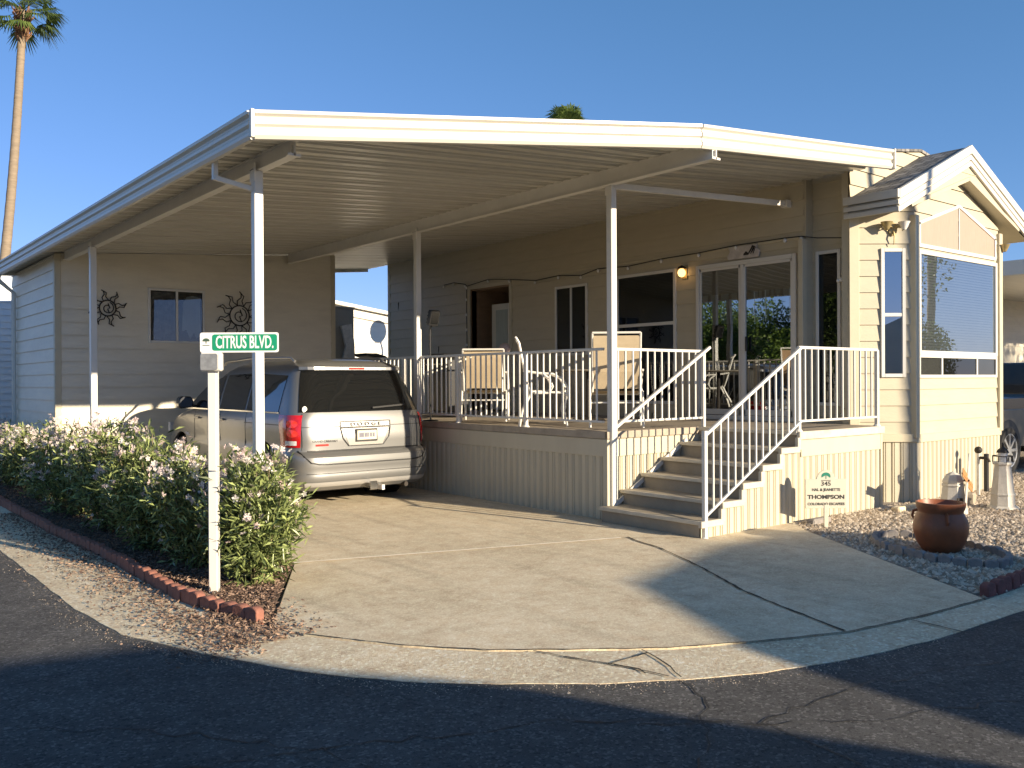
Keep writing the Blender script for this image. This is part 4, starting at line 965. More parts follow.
    seamline([pt(-1, math.pi/2+y-.4-ip(Rt, .95), .95) for y in np.linspace(.6, 1.75, 8)], .012)
    # number plate recess
    mb = rear(0, 0, 0, 0, .004, 12, 6, lambda u, v: ((u-.5)*2*(.24+.10*v), .70+.225*v)); pl = mb.build('plate_recess', m_darkpaint, t, smooth=True, fix=False)
    yy = xs(1, 0, .80).y
    MB().box(-.155, .155, yy-.022, yy-.012, .745, .895).build('plate_frame', m_chrome_dark, pl, bevel=.003)
    MB().box(-.14, .14, yy-.026, yy-.02, .765, .875).build('number_plate', m_board, pl)
    mb = MB()
    for k, wd in enumerate((.028, .022, .028, .018, .026, .028)): mb.box(-.115+k*.039, -.105+k*.037+wd, yy-.0285, yy-.0255, .795, .845)
    mb.build('plate_characters', mat('plate_grey', (.16, .16, .2), .5), pl)
    text('badge', 'D O D G E', .056, (0, xs(1, 0, .945).y-.018, .950), (1, 0, 0), (0, .13, 1), m_chrome_dark, t, .004, sx=1.7)
    rear(0, 0, 0, 0, .004, 12, 2, lambda u, v: ((u-.5)*2*.35, .920+.058*v)).build('badge_bar', m_silver_b, t, smooth=True, fix=False)
    text('badge', 'GRAND CARAVAN', .035, (-.58, xs(1, -.58, .765).y-.006, .765), (1, -.13, 0), (0, .05, 1), m_text, t, .002, sx=1.1)
    text('badge', 'CREW', .03, (.63, xs(1, .63, .765).y-.006, .765), (1, .15, 0), (0, .05, 1), m_darkchrome, t, .002, sx=1.1)
    o = rear(0, 0, 0, 0, .005, 4, 1, lambda u, v: (-.70+.17*u, .71+.022*v)).build('red_sticker', m_redc, t, fix=False)
    mb = MB(); c = xs(1, -.80, 1.135, .012); ico(mb, c, .035, 2, (1, .3, 1.1)); mb.build('white_sticker', m_signwhite, t)
    fr_ = MB(); loop = [(-.25, .70), (-.33, .79), (-.36, .915), (-.36, .985), (.36, .985), (.36, .915), (.33, .79), (.25, .70), (-.25, .70)]
    for (xa, za), (xb, zb) in zip(loop[:-1], loop[1:]):
        for q in range(6): fr_.beam(xs(1, xa+(xb-xa)*q/6, za+(zb-za)*q/6, .006), xs(1, xa+(xb-xa)*(q+1)/6, za+(zb-za)*(q+1)/6, .006), .010, .010)
    for q in range(8): fr_.beam(xs(1, -.35+.0875*q, .915, .010), xs(1, -.35+.0875*(q+1), .915, .010), .012, .014)
    fr_.build('recess_edge', m_chrome_dark, pl)
    # bumper step and pale strip
    mb = rear(-.90, .90, .245, .30, .008, 20, 3); mb.build('bumper_strip', m_silver_b, t, smooth=True, fix=False)
    # tail lights
    for s in (-1, 1):
        def fn(u, v, s=s):
            zz = .70+.37*v; lo_ = .62+.10*(1-v); return lo_+(math.pi/2+.17-.05*(1-v)-lo_)*u, zz
        tl = patch(s, 0, 0, 0, 0, .010, 16, 8, fn).build('tail_light', m_red, t, smooth=True, fix=False)
        for zc in (.86, .97):
            mb = MB()
            for i in range(12):
                a0, a1 = 2*math.pi*i/12, 2*math.pi*(i+1)/12
                c = pt(s, 1.08, zc, .016); p0 = pt(s, 1.08+.30*math.cos(a0), zc+.045*math.sin(a0), .014); p1 = pt(s, 1.08+.30*math.cos(a1), zc+.045*math.sin(a1), .014)
                mb.add([c, p0, p1], [(0, 1, 2)])
            mb.build('lamp_circle', m_redc, tl, smooth=True, fix=False)
        patch(s, 0, 0, 0, 0, .014, 8, 3, lambda u, v: (.86+.68*u, .725+.05*v)).build('reversing_light', m_clear, tl, fix=False)
    # side glass
    for s in (-1, 1):
        def strip_(y0, y1, zt0, zt1, zb=1.10, name='side_window', zb1=None):
            mb = MB(); nx, nz = 10, 8
            for i in range(nx+1):
                for j in range(nz+1):
                    u, v = i/nx, j/nz; y = y0+(y1-y0)*u; z = zb+((zt0+(zt1-zt0)*u)-zb)*v; mb.v.append((s*(ip(Wt, z)+.006), y, z))
            for i in range(nx):
                for j in range(nz): a = i*(nz+1)+j; mb.f.append((a, a+1, a+nz+2, a+nz+1))
            return mb.build(name, m_cglass_dark, t, smooth=True, fix=False)
        strip_(.66, 1.66, 1.53, 1.565); strip_(1.72, 2.60, 1.565, 1.55); strip_(2.68, 3.25, 1.55, 1.43); strip_(3.25, 3.85, 1.43, 1.12)
        mb = MB()
        mb.beam((s*(ip(Wt, 1.09)+.008), .62, 1.09), (s*(ip(Wt, 1.09)+.008), 3.95, 1.09), .008, .016); mb.build('chrome_strip', m_chrome, t)
        mb = MB(); mb.prism([(-.10, -.07), (.09, -.085), (.115, -.03), (.10, .075), (.04, .095), (-.09, .085), (-.12, .0)], (s*1.08, 3.56, 1.17), (s, 0, 0), (0, 0, 1), (0, 1, 0), 0, .13); mb.beam((s*.93, 3.66, 1.12), (s*1.02, 3.64, 1.13), .08, .05)
        mb.build('door_mirror', m_darkmirror, t, bevel=.02)
        mb = MB(); mb.tube([(s*.66, .75, 1.70), (s*.665, .85, 1.745), (s*.67, 2.0, 1.765), (s*.665, 3.0, 1.735), (s*.66, 3.1, 1.69)], .018, 8); mb.build('roof_rail', m_darkchrome, t, smooth=True)
        for y in (2.35, 3.3):
            MB().box(s*.985-.012*s, s*1.0, y, y+.16, .955, .98).build('door_handle', m_silver, t, bevel=.004)
    # windscreen
    mb = MB(); nx, nz = 12, 8
    for i in range(nx+1):
        for j in range(nz+1):
            u, v = i/nx, j/nz; z = 1.13+.44*v; W_ = ip(Wt, z)*.90; x = -W_+2*W_*u; cf = min(.75, .8*ip(Wt, z)); a = math.acos(min(1, (abs(x)/ip(Wt, z))**2))
            mb.v.append((x, ip(Ft, z)-cf+cf*math.sin(a)+.012, z+.004))
    for i in range(nx):
        for j in range(nz): a = i*(nz+1)+j; mb.f.append((a, a+1, a+nz+2, a+nz+1))
    mb.build('windscreen', m_cglass_dark, t, smooth=True, fix=False)
    mb = MB()
    for s in (-1, 1): mb.obox((s*.68, 4.98, .78), (1, -.25*s, 0), (.25*s, 1, 0), (0, 0, 1), .2, .03, .07)
    mb.build('headlights', m_clear, t)
    # wheels
    for y in (1.02, 4.10):
        for s in (-1, 1):
            tp = [(.20, s*.78), (.30, s*.75), (.335, s*.77), (.345, s*.80), (.345, s*.92), (.33, s*.955), (.29, s*.965), (.235, s*.955), (.225, s*.93)]
            wh = MB().lathe(tp, (0, y, .345), 32, 'x', cap=False).build('wheel', m_tyre, t, smooth=True)
            mb = MB(); mb.lathe([(.0, s*.90), (.05, s*.935), (.06, s*.93), (.06, s*.9)], (0, y, .345), 20, 'x', cap=False); mb.lathe([(.225, s*.94), (.235, s*.945), (.215, s*.85), (.2, s*.80)], (0, y, .345), 32, 'x', cap=False)
            for k in range(7):
                a = 2*math.pi*k/7; mb.beam((s*.925, y+.04*math.cos(a), .345+.04*math.sin(a)), (s*.93, y+.22*math.cos(a), .345+.22*math.sin(a)), .045, .02, (1, 0, 0))
            mb.lathe([(0, s*.86), (.21, s*.86)], (0, y, .345), 24, 'x', cap=False)
            mb.build('rim', m_rim, wh, smooth=False)
    # hitch and exhaust
    mb = MB(); mb.box(-.03, .03, -.06, .3, .20, .26); mb.box(-.05, .05, -.09, -.06, .18, .28); mb.build('tow_hitch', m_chrome, t, bevel=.004)
    mb = MB(); mb.box(.16, .20, -.02, .1, .16, .22); mb.build('wiring_socket', m_clear, t)
    MB().tube([(.55, .5, .2), (.55, .02, .2)], .03, 10).build('exhaust', m_rust, t)
    return t
m_cglass_dark, n, l, p = new_mat('tinted_glass'); p.inputs['Base Color'].default_value = (.008, .009, .010, 1); p.inputs['Roughness'].default_value = .03
p.inputs['Specular IOR Level'].default_value = .9; p.inputs['Coat Weight'].default_value = .3
m_chrome_dark = mat('dark_chrome', (.10, .10, .10), .3, metal=.8)
m_darkchrome = mat('grey_badge', (.28, .28, .28), .3, metal=.6)
m_darkmirror = mat('dark_mirror_shell', (.03, .035, .045), .25, var=.05, coat=.5)
m_silver_b = mat('silver_paint_light', (.50, .49, .47), .28, metal=.45, var=.02, coat=.6)
van = make_van(); van.scale = (1, 1, 1.07); van.location = (-1.34, 2.90, -.005); van.rotation_euler = (0, 0, R_(.5))

# ============================================================ PATIO FURNITURE
def chair(label, loc, rz, sling=m_sling, high=1.0):
    t = thing('patio_chair', label, 'patio chair', (0, 0, 0), 'sling patio chairs on the deck'); W2 = .29
    for s in (-1, 1):
        mb = MB(); x = s*W2
        mb.tube([(x, -.22-.12, high), (x, -.30, .85*high+.1), (x, -.22, .62), (x, -.16, .44), (x, .26, .42), (x, .33, .40)], .0145, 8)          # back+seat rail
        x2 = s*(W2+.03)
        mb.tube([(x2, -.25, .70), (x2, -.05, .67), (x2, .12, .66), (x2, .24, .60), (x2, .31, .48), (x2, .30, .40)], .0145, 8)    # arm loop
        mb.tube([(x2, .0, .66), (x2, .08, .60), (x2, .12, .50), (x2, .08, .42), (x2, -.12, .42)], .0145, 8)
        mb.build('side_frame', m_white, t, smooth=True)
        MB().tube([(x2, .30, .42), (x2, .26, .2), (x2, .30, .0)], .0145, 8).build('leg', m_white, t, smooth=True)
        MB().tube([(x2, -.14, .44), (x2, -.26, .2), (x2, -.30, .0)], .0145, 8).build('leg', m_white, t, smooth=True)
    mb = MB(); mb.tube([(-W2, -.34, high), (W2, -.34, high)], .0145, 8); mb.tube([(-W2, .33, .40), (W2, .33, .40)], .0145, 8); mb.tube([(-W2-.03, -.2, .3), (W2+.03, -.2, .3)], .011, 8)
    mb.build('cross_bar', m_white, t, smooth=True)
    mb = MB(); pb = [(-.325, .97*high), (-.31, .88*high), (-.285, .78*high), (-.245, .68), (-.205, .58), (-.165, .47)]
    for (a, b), (c, d) in zip(pb[:-1], pb[1:]): mb.add([(-W2+.012, a, b), (W2-.012, a, b), (W2-.012, c, d), (-W2+.012, c, d)], [(0, 1, 2, 3)])
    mb.build('back_sling', sling, t, smooth=True, fix=False)
    mb = MB(); pb = [(-.15, .445), (0, .425), (.2, .425), (.32, .405)]
    for (a, b), (c, d) in zip(pb[:-1], pb[1:]): mb.add([(-W2+.012, a, b), (W2-.012, a, b), (W2-.012, c, d), (-W2+.012, c, d)], [(0, 1, 2, 3)])
    mb.build('seat_sling', sling, t, smooth=True, fix=False)
    t.location = loc; t.rotation_euler = (0, 0, rz); return t
chair('tan sling chair with sunlit back, left of the brown chair, before the open doorway', (.78, 3.28, DZ), R_(-42), high=1.02)
chair('brown sling chair seen side-on with white looping arms', (.50, 1.68, DZ), R_(-129), m_brownsling, high=1.12)
chair('wide tan sling chair with its back to the deck corner post', (.95, .80, DZ), R_(-44), high=1.15)
t = thing('patio_table', 'round dark patio table standing between the chairs on the deck', 'patio table', (1.9, 2.3, DZ))
MB().lathe([(.0, .70), (.42, .70), (.44, .715), (.42, .73), (0, .73)], (1.9, 2.3, DZ), 32, cap=False).build('tabletop', m_cabinet, t, smooth=True)
MB().tube([(1.9, 2.3, DZ), (1.9, 2.3, DZ+.70)], .03, 8).lathe([(.25, 0), (.22, .03), (.03, .05)], (1.9, 2.3, DZ), 16).build('pedestal', m_rust, t)
t = thing('globe_lamp', 'round pale globe on a slim stand behind the tan chair', 'globe lamp', (1.95, 4.3, DZ))
mb = MB(); ico(mb, (1.95, 4.3, DZ+1.10), .095, 3, (1, 1, .95)); mb.build('globe', mat('dusty_globe', (.50, .40, .38), .6, var=.2, scale=12), t, smooth=True)
MB().tube([(1.95, 4.3, DZ), (1.95, 4.3, DZ+1.02)], .015, 8).lathe([(.14, 0), (.13, .02), (.02, .03)], (1.95, 4.3, DZ), 16).build('stand', m_black, t)
# barbecue under black cover
t = thing('barbecue', 'black covered barbecue standing behind the deck railing', 'barbecue', (1.3, 5.0, DZ))
MB().prism([(-.35, .75), (.35, .75), (.34, .92), (.22, 1.02), (-.22, 1.02), (-.34, .92)], (1.3, 5.0, DZ), (0, 1, 0), (0, 0, 1), (1, 0, 0), -.22, .22).build('lid', m_black, t, bevel=.01)
MB().box(1.1, 1.5, 4.68, 5.32, DZ+.08, DZ+.74).build('cabinet', m_black, t, bevel=.01)
MB().tube([(1.06, 4.75, DZ+.85), (1.04, 4.8, DZ+.85), (1.04, 5.2, DZ+.85), (1.06, 5.25, DZ+.85)], .012, 6).build('handle', m_chrome, t)
# work light
t = thing('work_light', 'black floodlight on a thin pole behind the railing', 'floodlight', (.15, 3.72, DZ))
MB().tube([(.15, 3.76, DZ), (.15, 3.76, 2.30), (.14, 3.70, 2.38)], .014, 8).lathe([(.12, 0), (.11, .015), (.02, .02)], (.15, 3.76, DZ), 12).build('pole', m_black, t)
dv = Vector((.1, -.9, -.25)).normalized(); u_ = dv.cross(Vector((0, 0, 1))).normalized(); v_ = u_.cross(dv)
mb = MB(); mb.obox((.14, 3.66, 2.46), dv, u_, v_, .035, .085, .11); 
for k in range(4): mb.obox(Vector((.14, 3.66, 2.46))-dv*.05+v_*(-.08+.05*k), dv, u_, v_, .02, .07, .008)
mb.build('lamp_head', m_black, t, bevel=.006); MB().obox(Vector((.14, 3.66, 2.46))+dv*.036, dv, u_, v_, .003, .065, .085).build('lens', m_cglass_dark, t)

# ============================================================ STREET SIGN
sg = thing('street_sign', 'green and white street name sign on a square white post in the oleanders', 'street sign', (-4.61, -.535, 0))
R = rt.copy(); hz = Vector((0, 0, 1)); back = -Vector((fw.x, fw.y, 0)).normalized()
pc = Vector((-4.61, -.535, 0))
MB().obox(pc+hz*.85, R, back, hz, .033, .033, .88).build('post', m_white, sg, bevel=.006)
sc_ = pc+R*.208+hz*1.842+back*.045
def rrect(hw, hh, r, n=5):
    out = []
    for cx, cy, a0 in ((hw-r, hh-r, 0), (-hw+r, hh-r, 90), (-hw+r, -hh+r, 180), (hw-r, -hh+r, 270)):
        for i in range(n+1): a = R_(a0+90*i/n); out.append((cx+r*math.cos(a), cy+r*math.sin(a)))
    return out
MB().prism(rrect(.288, .073, .015), sc_, R, hz, back, -.008, 0).build('sign_plate', m_signwhite, sg)
MB().prism(rrect(.238, .060, .018), sc_+R*.040, R, hz, back, .0, .0025).build('green_panel', m_green, sg)
text('lettering', 'CITRUS BLVD.', .128, sc_+R*.040+back*.003-hz*.002, R, hz, m_signwhite, sg, .0015, sx=.535, bold=.0025)
mb = MB(); cc = sc_-R*.243+hz*.012
mb.prism([(.026*math.cos(R_(a)), .020*math.sin(R_(a))) for a in range(-10, 191, 20)], cc, R, hz, back, 0, .002); mb.prism([(-.003, -.02), (.003, -.02), (.003, 0), (-.003, 0)], cc, R, hz, back, 0, .002)
mb.prism([(-.026, -.035), (.026, -.035), (.026, -.030), (-.026, -.030)], cc, R, hz, back, 0, .002)
mb.build('emblem', mat('emblem_dark', (.06, .10, .07), .5), sg)
lc = pc+hz*1.70+back*.055+R*.006
MB().obox(lc-back*.01, R, back, hz, .078, .028, .068).build('lamp_box', m_white, sg, bevel=.01)
MB().prism(rrect(.062, .060, .016), lc-R*.010, R, hz, back, .016, .026).build('lamp_lens', m_lens, sg)

# ============================================================ NAME SIGN
ns_ = thing('name_sign', 'cream arched name board with green tree emblem on a stake by the landing skirting', 'name sign', (1.43, -1.80, 0))
pc = Vector((1.43, -1.80, 0))
MB().obox(pc+hz*.06, R, back, hz, .022, .012, .17).build('stake', m_board, ns_, bevel=.003)
bc = pc+hz*.345
arch = [(-.215, -.155), (.215, -.155), (.215, .155), (.10, .155)]+[(.095*math.cos(R_(a)), .155+.095*math.sin(R_(a))) for a in range(15, 170, 15)]+[(-.10, .155), (-.215, .155)]
MB().prism(arch, bc, R, hz, back, -.008, .008).build('board', m_board, ns_, bevel=.002)
mb = MB(); ec = bc+hz*.185
mb.prism([(.048*math.cos(R_(a)), .040*math.sin(R_(a))) for a in range(-25, 206, 15)]+[(-.02, 0), (0, .012), (.02, 0)], ec, R, hz, back, .008, .010); mb.prism([(-.004, -.03), (.004, -.03), (.004, .01), (-.004, .01)], ec, R, hz, back, .008, .010)
mb.build('emblem', m_paintg, ns_)
for s_, sz, zz, sx in (('345', .062, .105, 1.15), ('HAL & JEANETTE', .040, .042, 1.0), ('COLORADO ESCAPEES', .038, -.108, 1.0)):
    text('lettering', s_, sz, bc+hz*zz+back*.009, R, hz, m_text, ns_, .001, sx=sx, bold=.0012)
text('lettering', 'THOMPSON', .058, bc-hz*.035+back*.009, R, hz, m_text, ns_, .001, sx=1.22, bold=.0022)
MB().prism([(-.05, 0), (.05, 0), (.05, .006), (-.05, .006)], bc+hz*.138, R, hz, back, .008, .010).build('rule', m_text, ns_)

# ============================================================ YARD ORNAMENTS
pot = thing('terracotta_pot', 'round dark terracotta pot sitting empty in the ringed gravel bed', 'plant pot', (1.05, -3.19, 0))
pp_ = [(.11, 0), (.15, .015), (.20, .09), (.228, .18), (.232, .24), (.222, .30), (.200, .345), (.188, .365), (.190, .38), (.200, .40), (.208, .44), (.208, .455), (.192, .456), (.182, .42), (.168, .375), (.19, .31), (.2, .24), (.15, .1), (.05, .06), (.0, .06)]
MB().lathe(pp_, (1.05, -3.19, -.02), 48, cap=False).build('pot_body', m_terra, pot, smooth=True)
mb = MB()
for a in (100, 220, 340):
    c, s_ = math.cos(R_(a)), math.sin(R_(a)); q = lambda r, z: (1.05+r*c, -3.19+r*s_, z)
    mb.tube([q(.19, .35), q(.235, .335), (1.05+.245*c, -3.19+.245*s_, .29), q(.225, .26)], .013, 6)
mb.build('handle', m_terra, pot, smooth=True)
wm = thing('windmill_ornament', 'small weathered garden windmill with wooden blades behind the terracotta pot', 'garden ornament', (3.05, -2.25, 0))
wc = Vector((3.42, -2.20, -.02))
MB().lathe([(.17, 0), (.165, .02), (.115, .36), (.12, .37), (.105, .40)], wc, 8).build('tower', m_ornament, wm)
MB().lathe([(.125, .37), (.12, .40), (.08, .46), (.02, .49), (0, .50)], wc, 8).build('cap', m_ornament, wm)
mb = MB(); mb.lathe([(.128, .33), (.132, .34), (.128, .35)], wc, 8); mb.build('gallery', m_ornament, wm)
ax = (rt*.80-Vector((fw.x, fw.y, 0))*.6).normalized(); a1 = ax.cross(hz).normalized()
hub = wc+hz*.40+ax*.15
MB().tube([wc+hz*.40, hub+ax*.02], .012, 8).build('axle', m_rust, wm)
for k in range(4):
    a = R_(20+90*k); d = a1*math.cos(a)+hz*math.sin(a); e = a1*-math.sin(a)+hz*math.cos(a)
    MB().obox(hub+d*.17+e*.015, d, e, ax,   .14, .05, .004).beam(hub, hub+d*.32, .014, .014).build('blade', m_wood if k % 2 == 0 else m_ornament, wm)
MB().obox(wc+back*.155+hz*.16, R, back, hz, .03, .01, .045).build('small_window', m_rust, wm)
lh = thing('lighthouse_ornament', 'white octagonal garden lighthouse ornament at the house corner', 'garden ornament', (4.25, -2.4, 0))
lc = Vector((4.25, -2.4, -.02))
MB().lathe([(.19, 0), (.18, .03), (.145, .05), (.135, .20), (.095, .53), (.10, .54)], lc, 8).build('tower', m_ornament, lh)
MB().lathe([(.115, .54), (.12, .56), (.115, .57)], lc, 8).build('gallery', m_ornament, lh)
mb = MB()
for k in range(8): a = 2*math.pi*k/8; mb.tube([lc+Vector((.115*math.cos(a), .115*math.sin(a), .57)), lc+Vector((.115*math.cos(a), .115*math.sin(a), .64))], .006, 5)
mb.tube([lc+Vector((.115*math.cos(a), .115*math.sin(a), .64)) for a in [2*math.pi*k/8 for k in range(8)]], .006, 5, True); mb.build('railing', m_rust, lh)
MB().lathe([(.055, .57), (.055, .68)], lc, 8).build('lantern', m_clear, lh); MB().lathe([(.075, .68), (.06, .71), (.015, .75), (.012, .80), (0, .80)], lc, 8).build('roof', m_rust, lh)
MB().lathe([(.142, .17), (.145, .19), (.14, .20)], lc, 8).build('band', m_ornament, lh)
hb = thing('hose_tap', 'grey standpipe with tap in front of the bay skirting', 'tap', (5.2, -1.75, 0))
MB().tube([(5.2, -1.7, -.03), (5.2, -1.7, .60)], .025, 8).build('pipe', m_ornament, hb); mb = MB(); ico(mb, (5.2, -1.7, .60), .05, 2); mb.tube([(5.2, -1.7, .5), (5.2, -1.82, .5), (5.2, -1.84, .45)], .02, 8); mb.build('tap', m_rust, hb)
MB().box(5.27, 5.33, -1.78, -1.74, .05, .55).build('black_upright', m_black, hb)  # narrow black upright beside the pipe
vb = MB().lathe([(.09, -.02), (.09, .11), (.08, .13), (0, .13)], (4.35, -1.95, 0), 6).build('valve_box', m_deck, base=(4.35, -1.95, 0)); tag(vb, 'small dark brown valve box in the gravel left of the lighthouse', 'valve box')
for i, (x, y, sx, sy, lab) in enumerate(((1.62, -1.60, .17, .05, 'low tan edging stone lying at the foot of the landing skirting by the name sign'), (3.3, -1.72, .30, .05, 'long pale flat stone in the gravel along the bay skirting'))):
    mb = MB(); mb.box(x-sx, x+sx, y-sy, y+sy, -.02, .05); o = mb.build('flat_stone', m_greystone if i == 0 else m_apron, base=(x, y, 0), bevel=.015); tag(o, lab, 'stone')

# ============================================================ OLEANDERS
def oleander(seed, x, y, rx, ry, h, nl, label):
    rg = np.random.default_rng(seed)
    t = thing('oleander_shrub', label, 'oleander shrub', (x, y, 0), 'flowering oleander shrubs along the driveway')
    # canes
    nc = int(26*(rx*ry)/.3)+10; mb = MB(); tips = []
    for i in range(nc):
        a = rg.uniform(0, 6.28); rr = math.sqrt(rg.random()); ex, ey = rr*rx*math.cos(a), rr*ry*math.sin(a)
        hh = h*(1-.45*rr**2.4)*rg.uniform(.72, 1.06); p0 = Vector((ex*.25, ey*.25, 0)); p1 = Vector((ex*.65, ey*.65, hh*.55)); p2 = Vector((ex, ey, hh))
        mb.tube([p0, p1, p2], [.010, .007, .004], 4); tips.append((p0, p1, p2))
    st_ = mb.build('stem', m_stem, None); st_.parent = t
    # leaves in whorls along canes and side shoots
    per = int(nl*1.9)//nc; P = []; D = []
    for (p0, p1, p2) in tips:
        p0, p1, p2 = np.array(p0), np.array(p1), np.array(p2)
        u = rg.beta(1.9, 1.15, per); u = u[:, None]
        c = (1-u)**2*p0+2*u*(1-u)*p1+u**2*p2
        ax_ = (p2-p1)/np.linalg.norm(p2-p1)
        off = rg.normal(size=(per, 3))*np.array([.062, .062, .05]); c = c+off
        d = rg.normal(size=(per, 3)); d = d+ax_*1.1*rg.random((per, 1))+np.array([0, 0, .35]); d += off*6
        P.append(c); D.append(d)
    P = np.concatenate(P); D = np.concatenate(D); P[:, 2] = np.maximum(P[:, 2], .03)
    V, Fq = blades(rg, P, D, rg.uniform(.06, .125, len(P)), rg.uniform(.013, .022, len(P)), .18, .12)
    fast_mesh('foliage', V, Fq, m_leafo, t)
    # flowers
    Pf = []; Nf = []
    for (p0, p1, p2) in tips:
        if rg.random() < (.85 if seed in (12, 21) else .6):
            k = rg.integers(8, 22); cc_ = np.array(p2)+rg.normal(size=3)*.03+np.array([0, 0, .03])
            for j in range(k): Pf.append(cc_+rg.normal(size=3)*.042); Nf.append(rg.normal(size=3)+np.array([0, 0, .5]))
    for j in range(nc):
        p0, p1, p2 = tips[rg.integers(nc)]; q = np.array(p1)*.4+np.array(p2)*.6+rg.normal(size=3)*.10; Pf.append(q); Nf.append(rg.normal(size=3))
    Pf = np.array(Pf); Nf = np.array(Nf); Nf /= np.linalg.norm(Nf, axis=1, keepdims=True); n_ = len(Pf)
    A = np.cross(Nf, rg.normal(size=(n_, 3))); A /= np.linalg.norm(A, axis=1, keepdims=True); B = np.cross(Nf, A); r_ = rg.uniform(.018, .035, (n_, 1))
    vs = [Pf]
    for j in range(5):
        for da, rr in ((-.45, .75), (0, 1.05), (.45, .75)):
            th = 2*math.pi*j/5+da; vs.append(Pf+(A*math.cos(th)+B*math.sin(th))*r_*rr+Nf*r_*.35)
    V = np.stack(vs, 1).reshape(-1, 3); i = np.arange(n_)*16
    Fq = np.concatenate([np.stack([i, i+1+3*j, i+2+3*j, i+3+3*j], 1) for j in range(5)])
    fast_mesh('blossom', V, Fq, m_petal, t)
    return t
oleander(21, -4.26, -.45, .33, .48, .98, 4600, 'flowering oleander shrub nearest the driveway, right of the street sign post')
oleander(12, -4.40, .55, .42, .62, .93, 4200, 'flowering oleander shrub directly behind the street sign post')
oleander(13, -4.38, 1.65, .48, .70, 1.04, 4200, 'flowering oleander shrub second behind the street sign, beside the van')
oleander(14, -4.42, 2.95, .48, .78, 1.06, 4000, 'flowering oleander shrub in the middle of the hedge with the tallest shoots')
oleander(15, -4.40, 4.5, .48, .90, 1.04, 3600, 'flowering oleander shrub below the second carport post')
oleander(16, -4.42, 6.3, .46, 1.0, 1.02, 3200, 'flowering oleander shrub in front of the shed corner')
oleander(17, -4.42, 8.3, .44, 1.1, .98, 2600, 'far flowering oleander shrub beside the shed wall')
oleander(18, -4.45, 10.4, .42, 1.1, .95, 2000, 'farthest oleander shrub below the downspout, with dark leaves')

# ============================================================ PALMS
def palm(loc, H, lean, r0, crown, seed, label, nf=46, group=None):
    rg = np.random.default_rng(seed); t = thing('fan_palm', label, 'palm tree', loc, group)
    mb = MB(); pts = []; rs = []; N = 60
    for i in range(N+1):
        u = i/N; pts.append((lean[0]*u+lean[2]*math.sin(u*3.1), lean[1]*u, H*u)); rs.append(r0*(1.25-.45*u+(.45*max(0, .06-u)/.06))*(1+.05*(i % 2)))
    mb.tube(pts, rs, 14); tr = mb.build('trunk', m_trunk, None, smooth=True); tr.parent = t; top = Vector(pts[-1])
    # dry boot collar
    bm_ = MB(); 
    for i in range(110):
        a = rg.uniform(0, 6.28); z = rg.uniform(-crown*.85, -.1); rr = r0*(1.0+1.0*(1+z/(crown*.85)))
        p = top+Vector((rr*math.cos(a)*.8, rr*math.sin(a)*.8, z)); bm_.beam(p, p+Vector((math.cos(a)*.16, math.sin(a)*.16, .22)), .06, .02)
    o = bm_.build('dead_boots', mat('palm_boots', (.24, .13, .07), .9, var=.3), None, fix=False); o.parent = t
    V = []; Fq = []
    for k in range(nf):
        a = rg.uniform(0, 6.28); el = rg.uniform(-.75, 1.35); L = crown*rg.uniform(.5, .62); d = np.array([math.cos(a)*math.cos(el), math.sin(a)*math.cos(el), math.sin(el)])
        s0 = np.array(top); hubp = s0+d*L; hubp[2] -= .12*L*math.cos(el)
        # petiole
        sd_ = np.cross(d, [0, 0, 1]); sd_ /= np.linalg.norm(sd_)+1e-9; up_ = np.cross(sd_, d)
        b = len(V); V += [s0-sd_*.02, s0+sd_*.02, hubp+sd_*.012, hubp-sd_*.012]; Fq.append((b, b+1, b+2, b+3))
        for j in range(17):
            th = -1.45+2.9*j/16; dd = d*math.cos(th)+sd_*math.sin(th)+up_*(.12*math.cos(th*2)); LL = crown*.52*(.75+.25*math.cos(th))*rg.uniform(.85, 1.05)
            m1 = hubp+dd*LL*.55; tp = hubp+dd*LL*.98+np.array([0, 0, -1.])*LL*(.25+.25*rg.random()); w_ = up_*.0+np.cross(dd, up_)*crown*.022
            b = len(V); V += [hubp, m1+w_, tp, m1-w_]; Fq.append((b, b+1, b+2, b+3))
    fast_mesh('crown', np.array(V), np.array(Fq), m_palm, t)
    return t
palm((-1.4, 32.3, 0), 16.2, (1.42, 0, .18), .165, 1.55, 1, 'tall slender fan palm rising behind the left end of the carport roof', group=None)
palm((23.4, 26.3, 0), 13.7, (.0, 0, .1), .20, 2.0, 4, 'fan palm whose crown tip just shows above the carport roof')
lp = thing('street_lamp', 'tall street lamp across the street whose pole casts a stripe of shade on the bay', 'street lamp', (6.95, -13.2, 0))
MB().tube([(6.95, -13.2, 0), (6.95, -13.2, 8.6)], [.085, .065], 14).build('pole', m_cabinet, lp, smooth=True)
MB().tube([(6.95, -13.2, 8.5), (6.8, -12.6, 8.8), (6.7, -12.0, 8.85)], .03, 8).build('arm', m_cabinet, lp, smooth=True)
MB().prism([(-.12, -.08), (.12, -.08), (.09, .05), (-.09, .05)], (6.69, -12.1, 8.82), (1, 0, 0), (0, 0, 1), (0, 1, 0), -.1, .45).build('lamp_head', m_cabinet, lp)
palm((32.8, -15.4, 0), 17, (.1, 0, .2), .11, 1.9, 7, 'fan palm along the street reflected in the bay window')

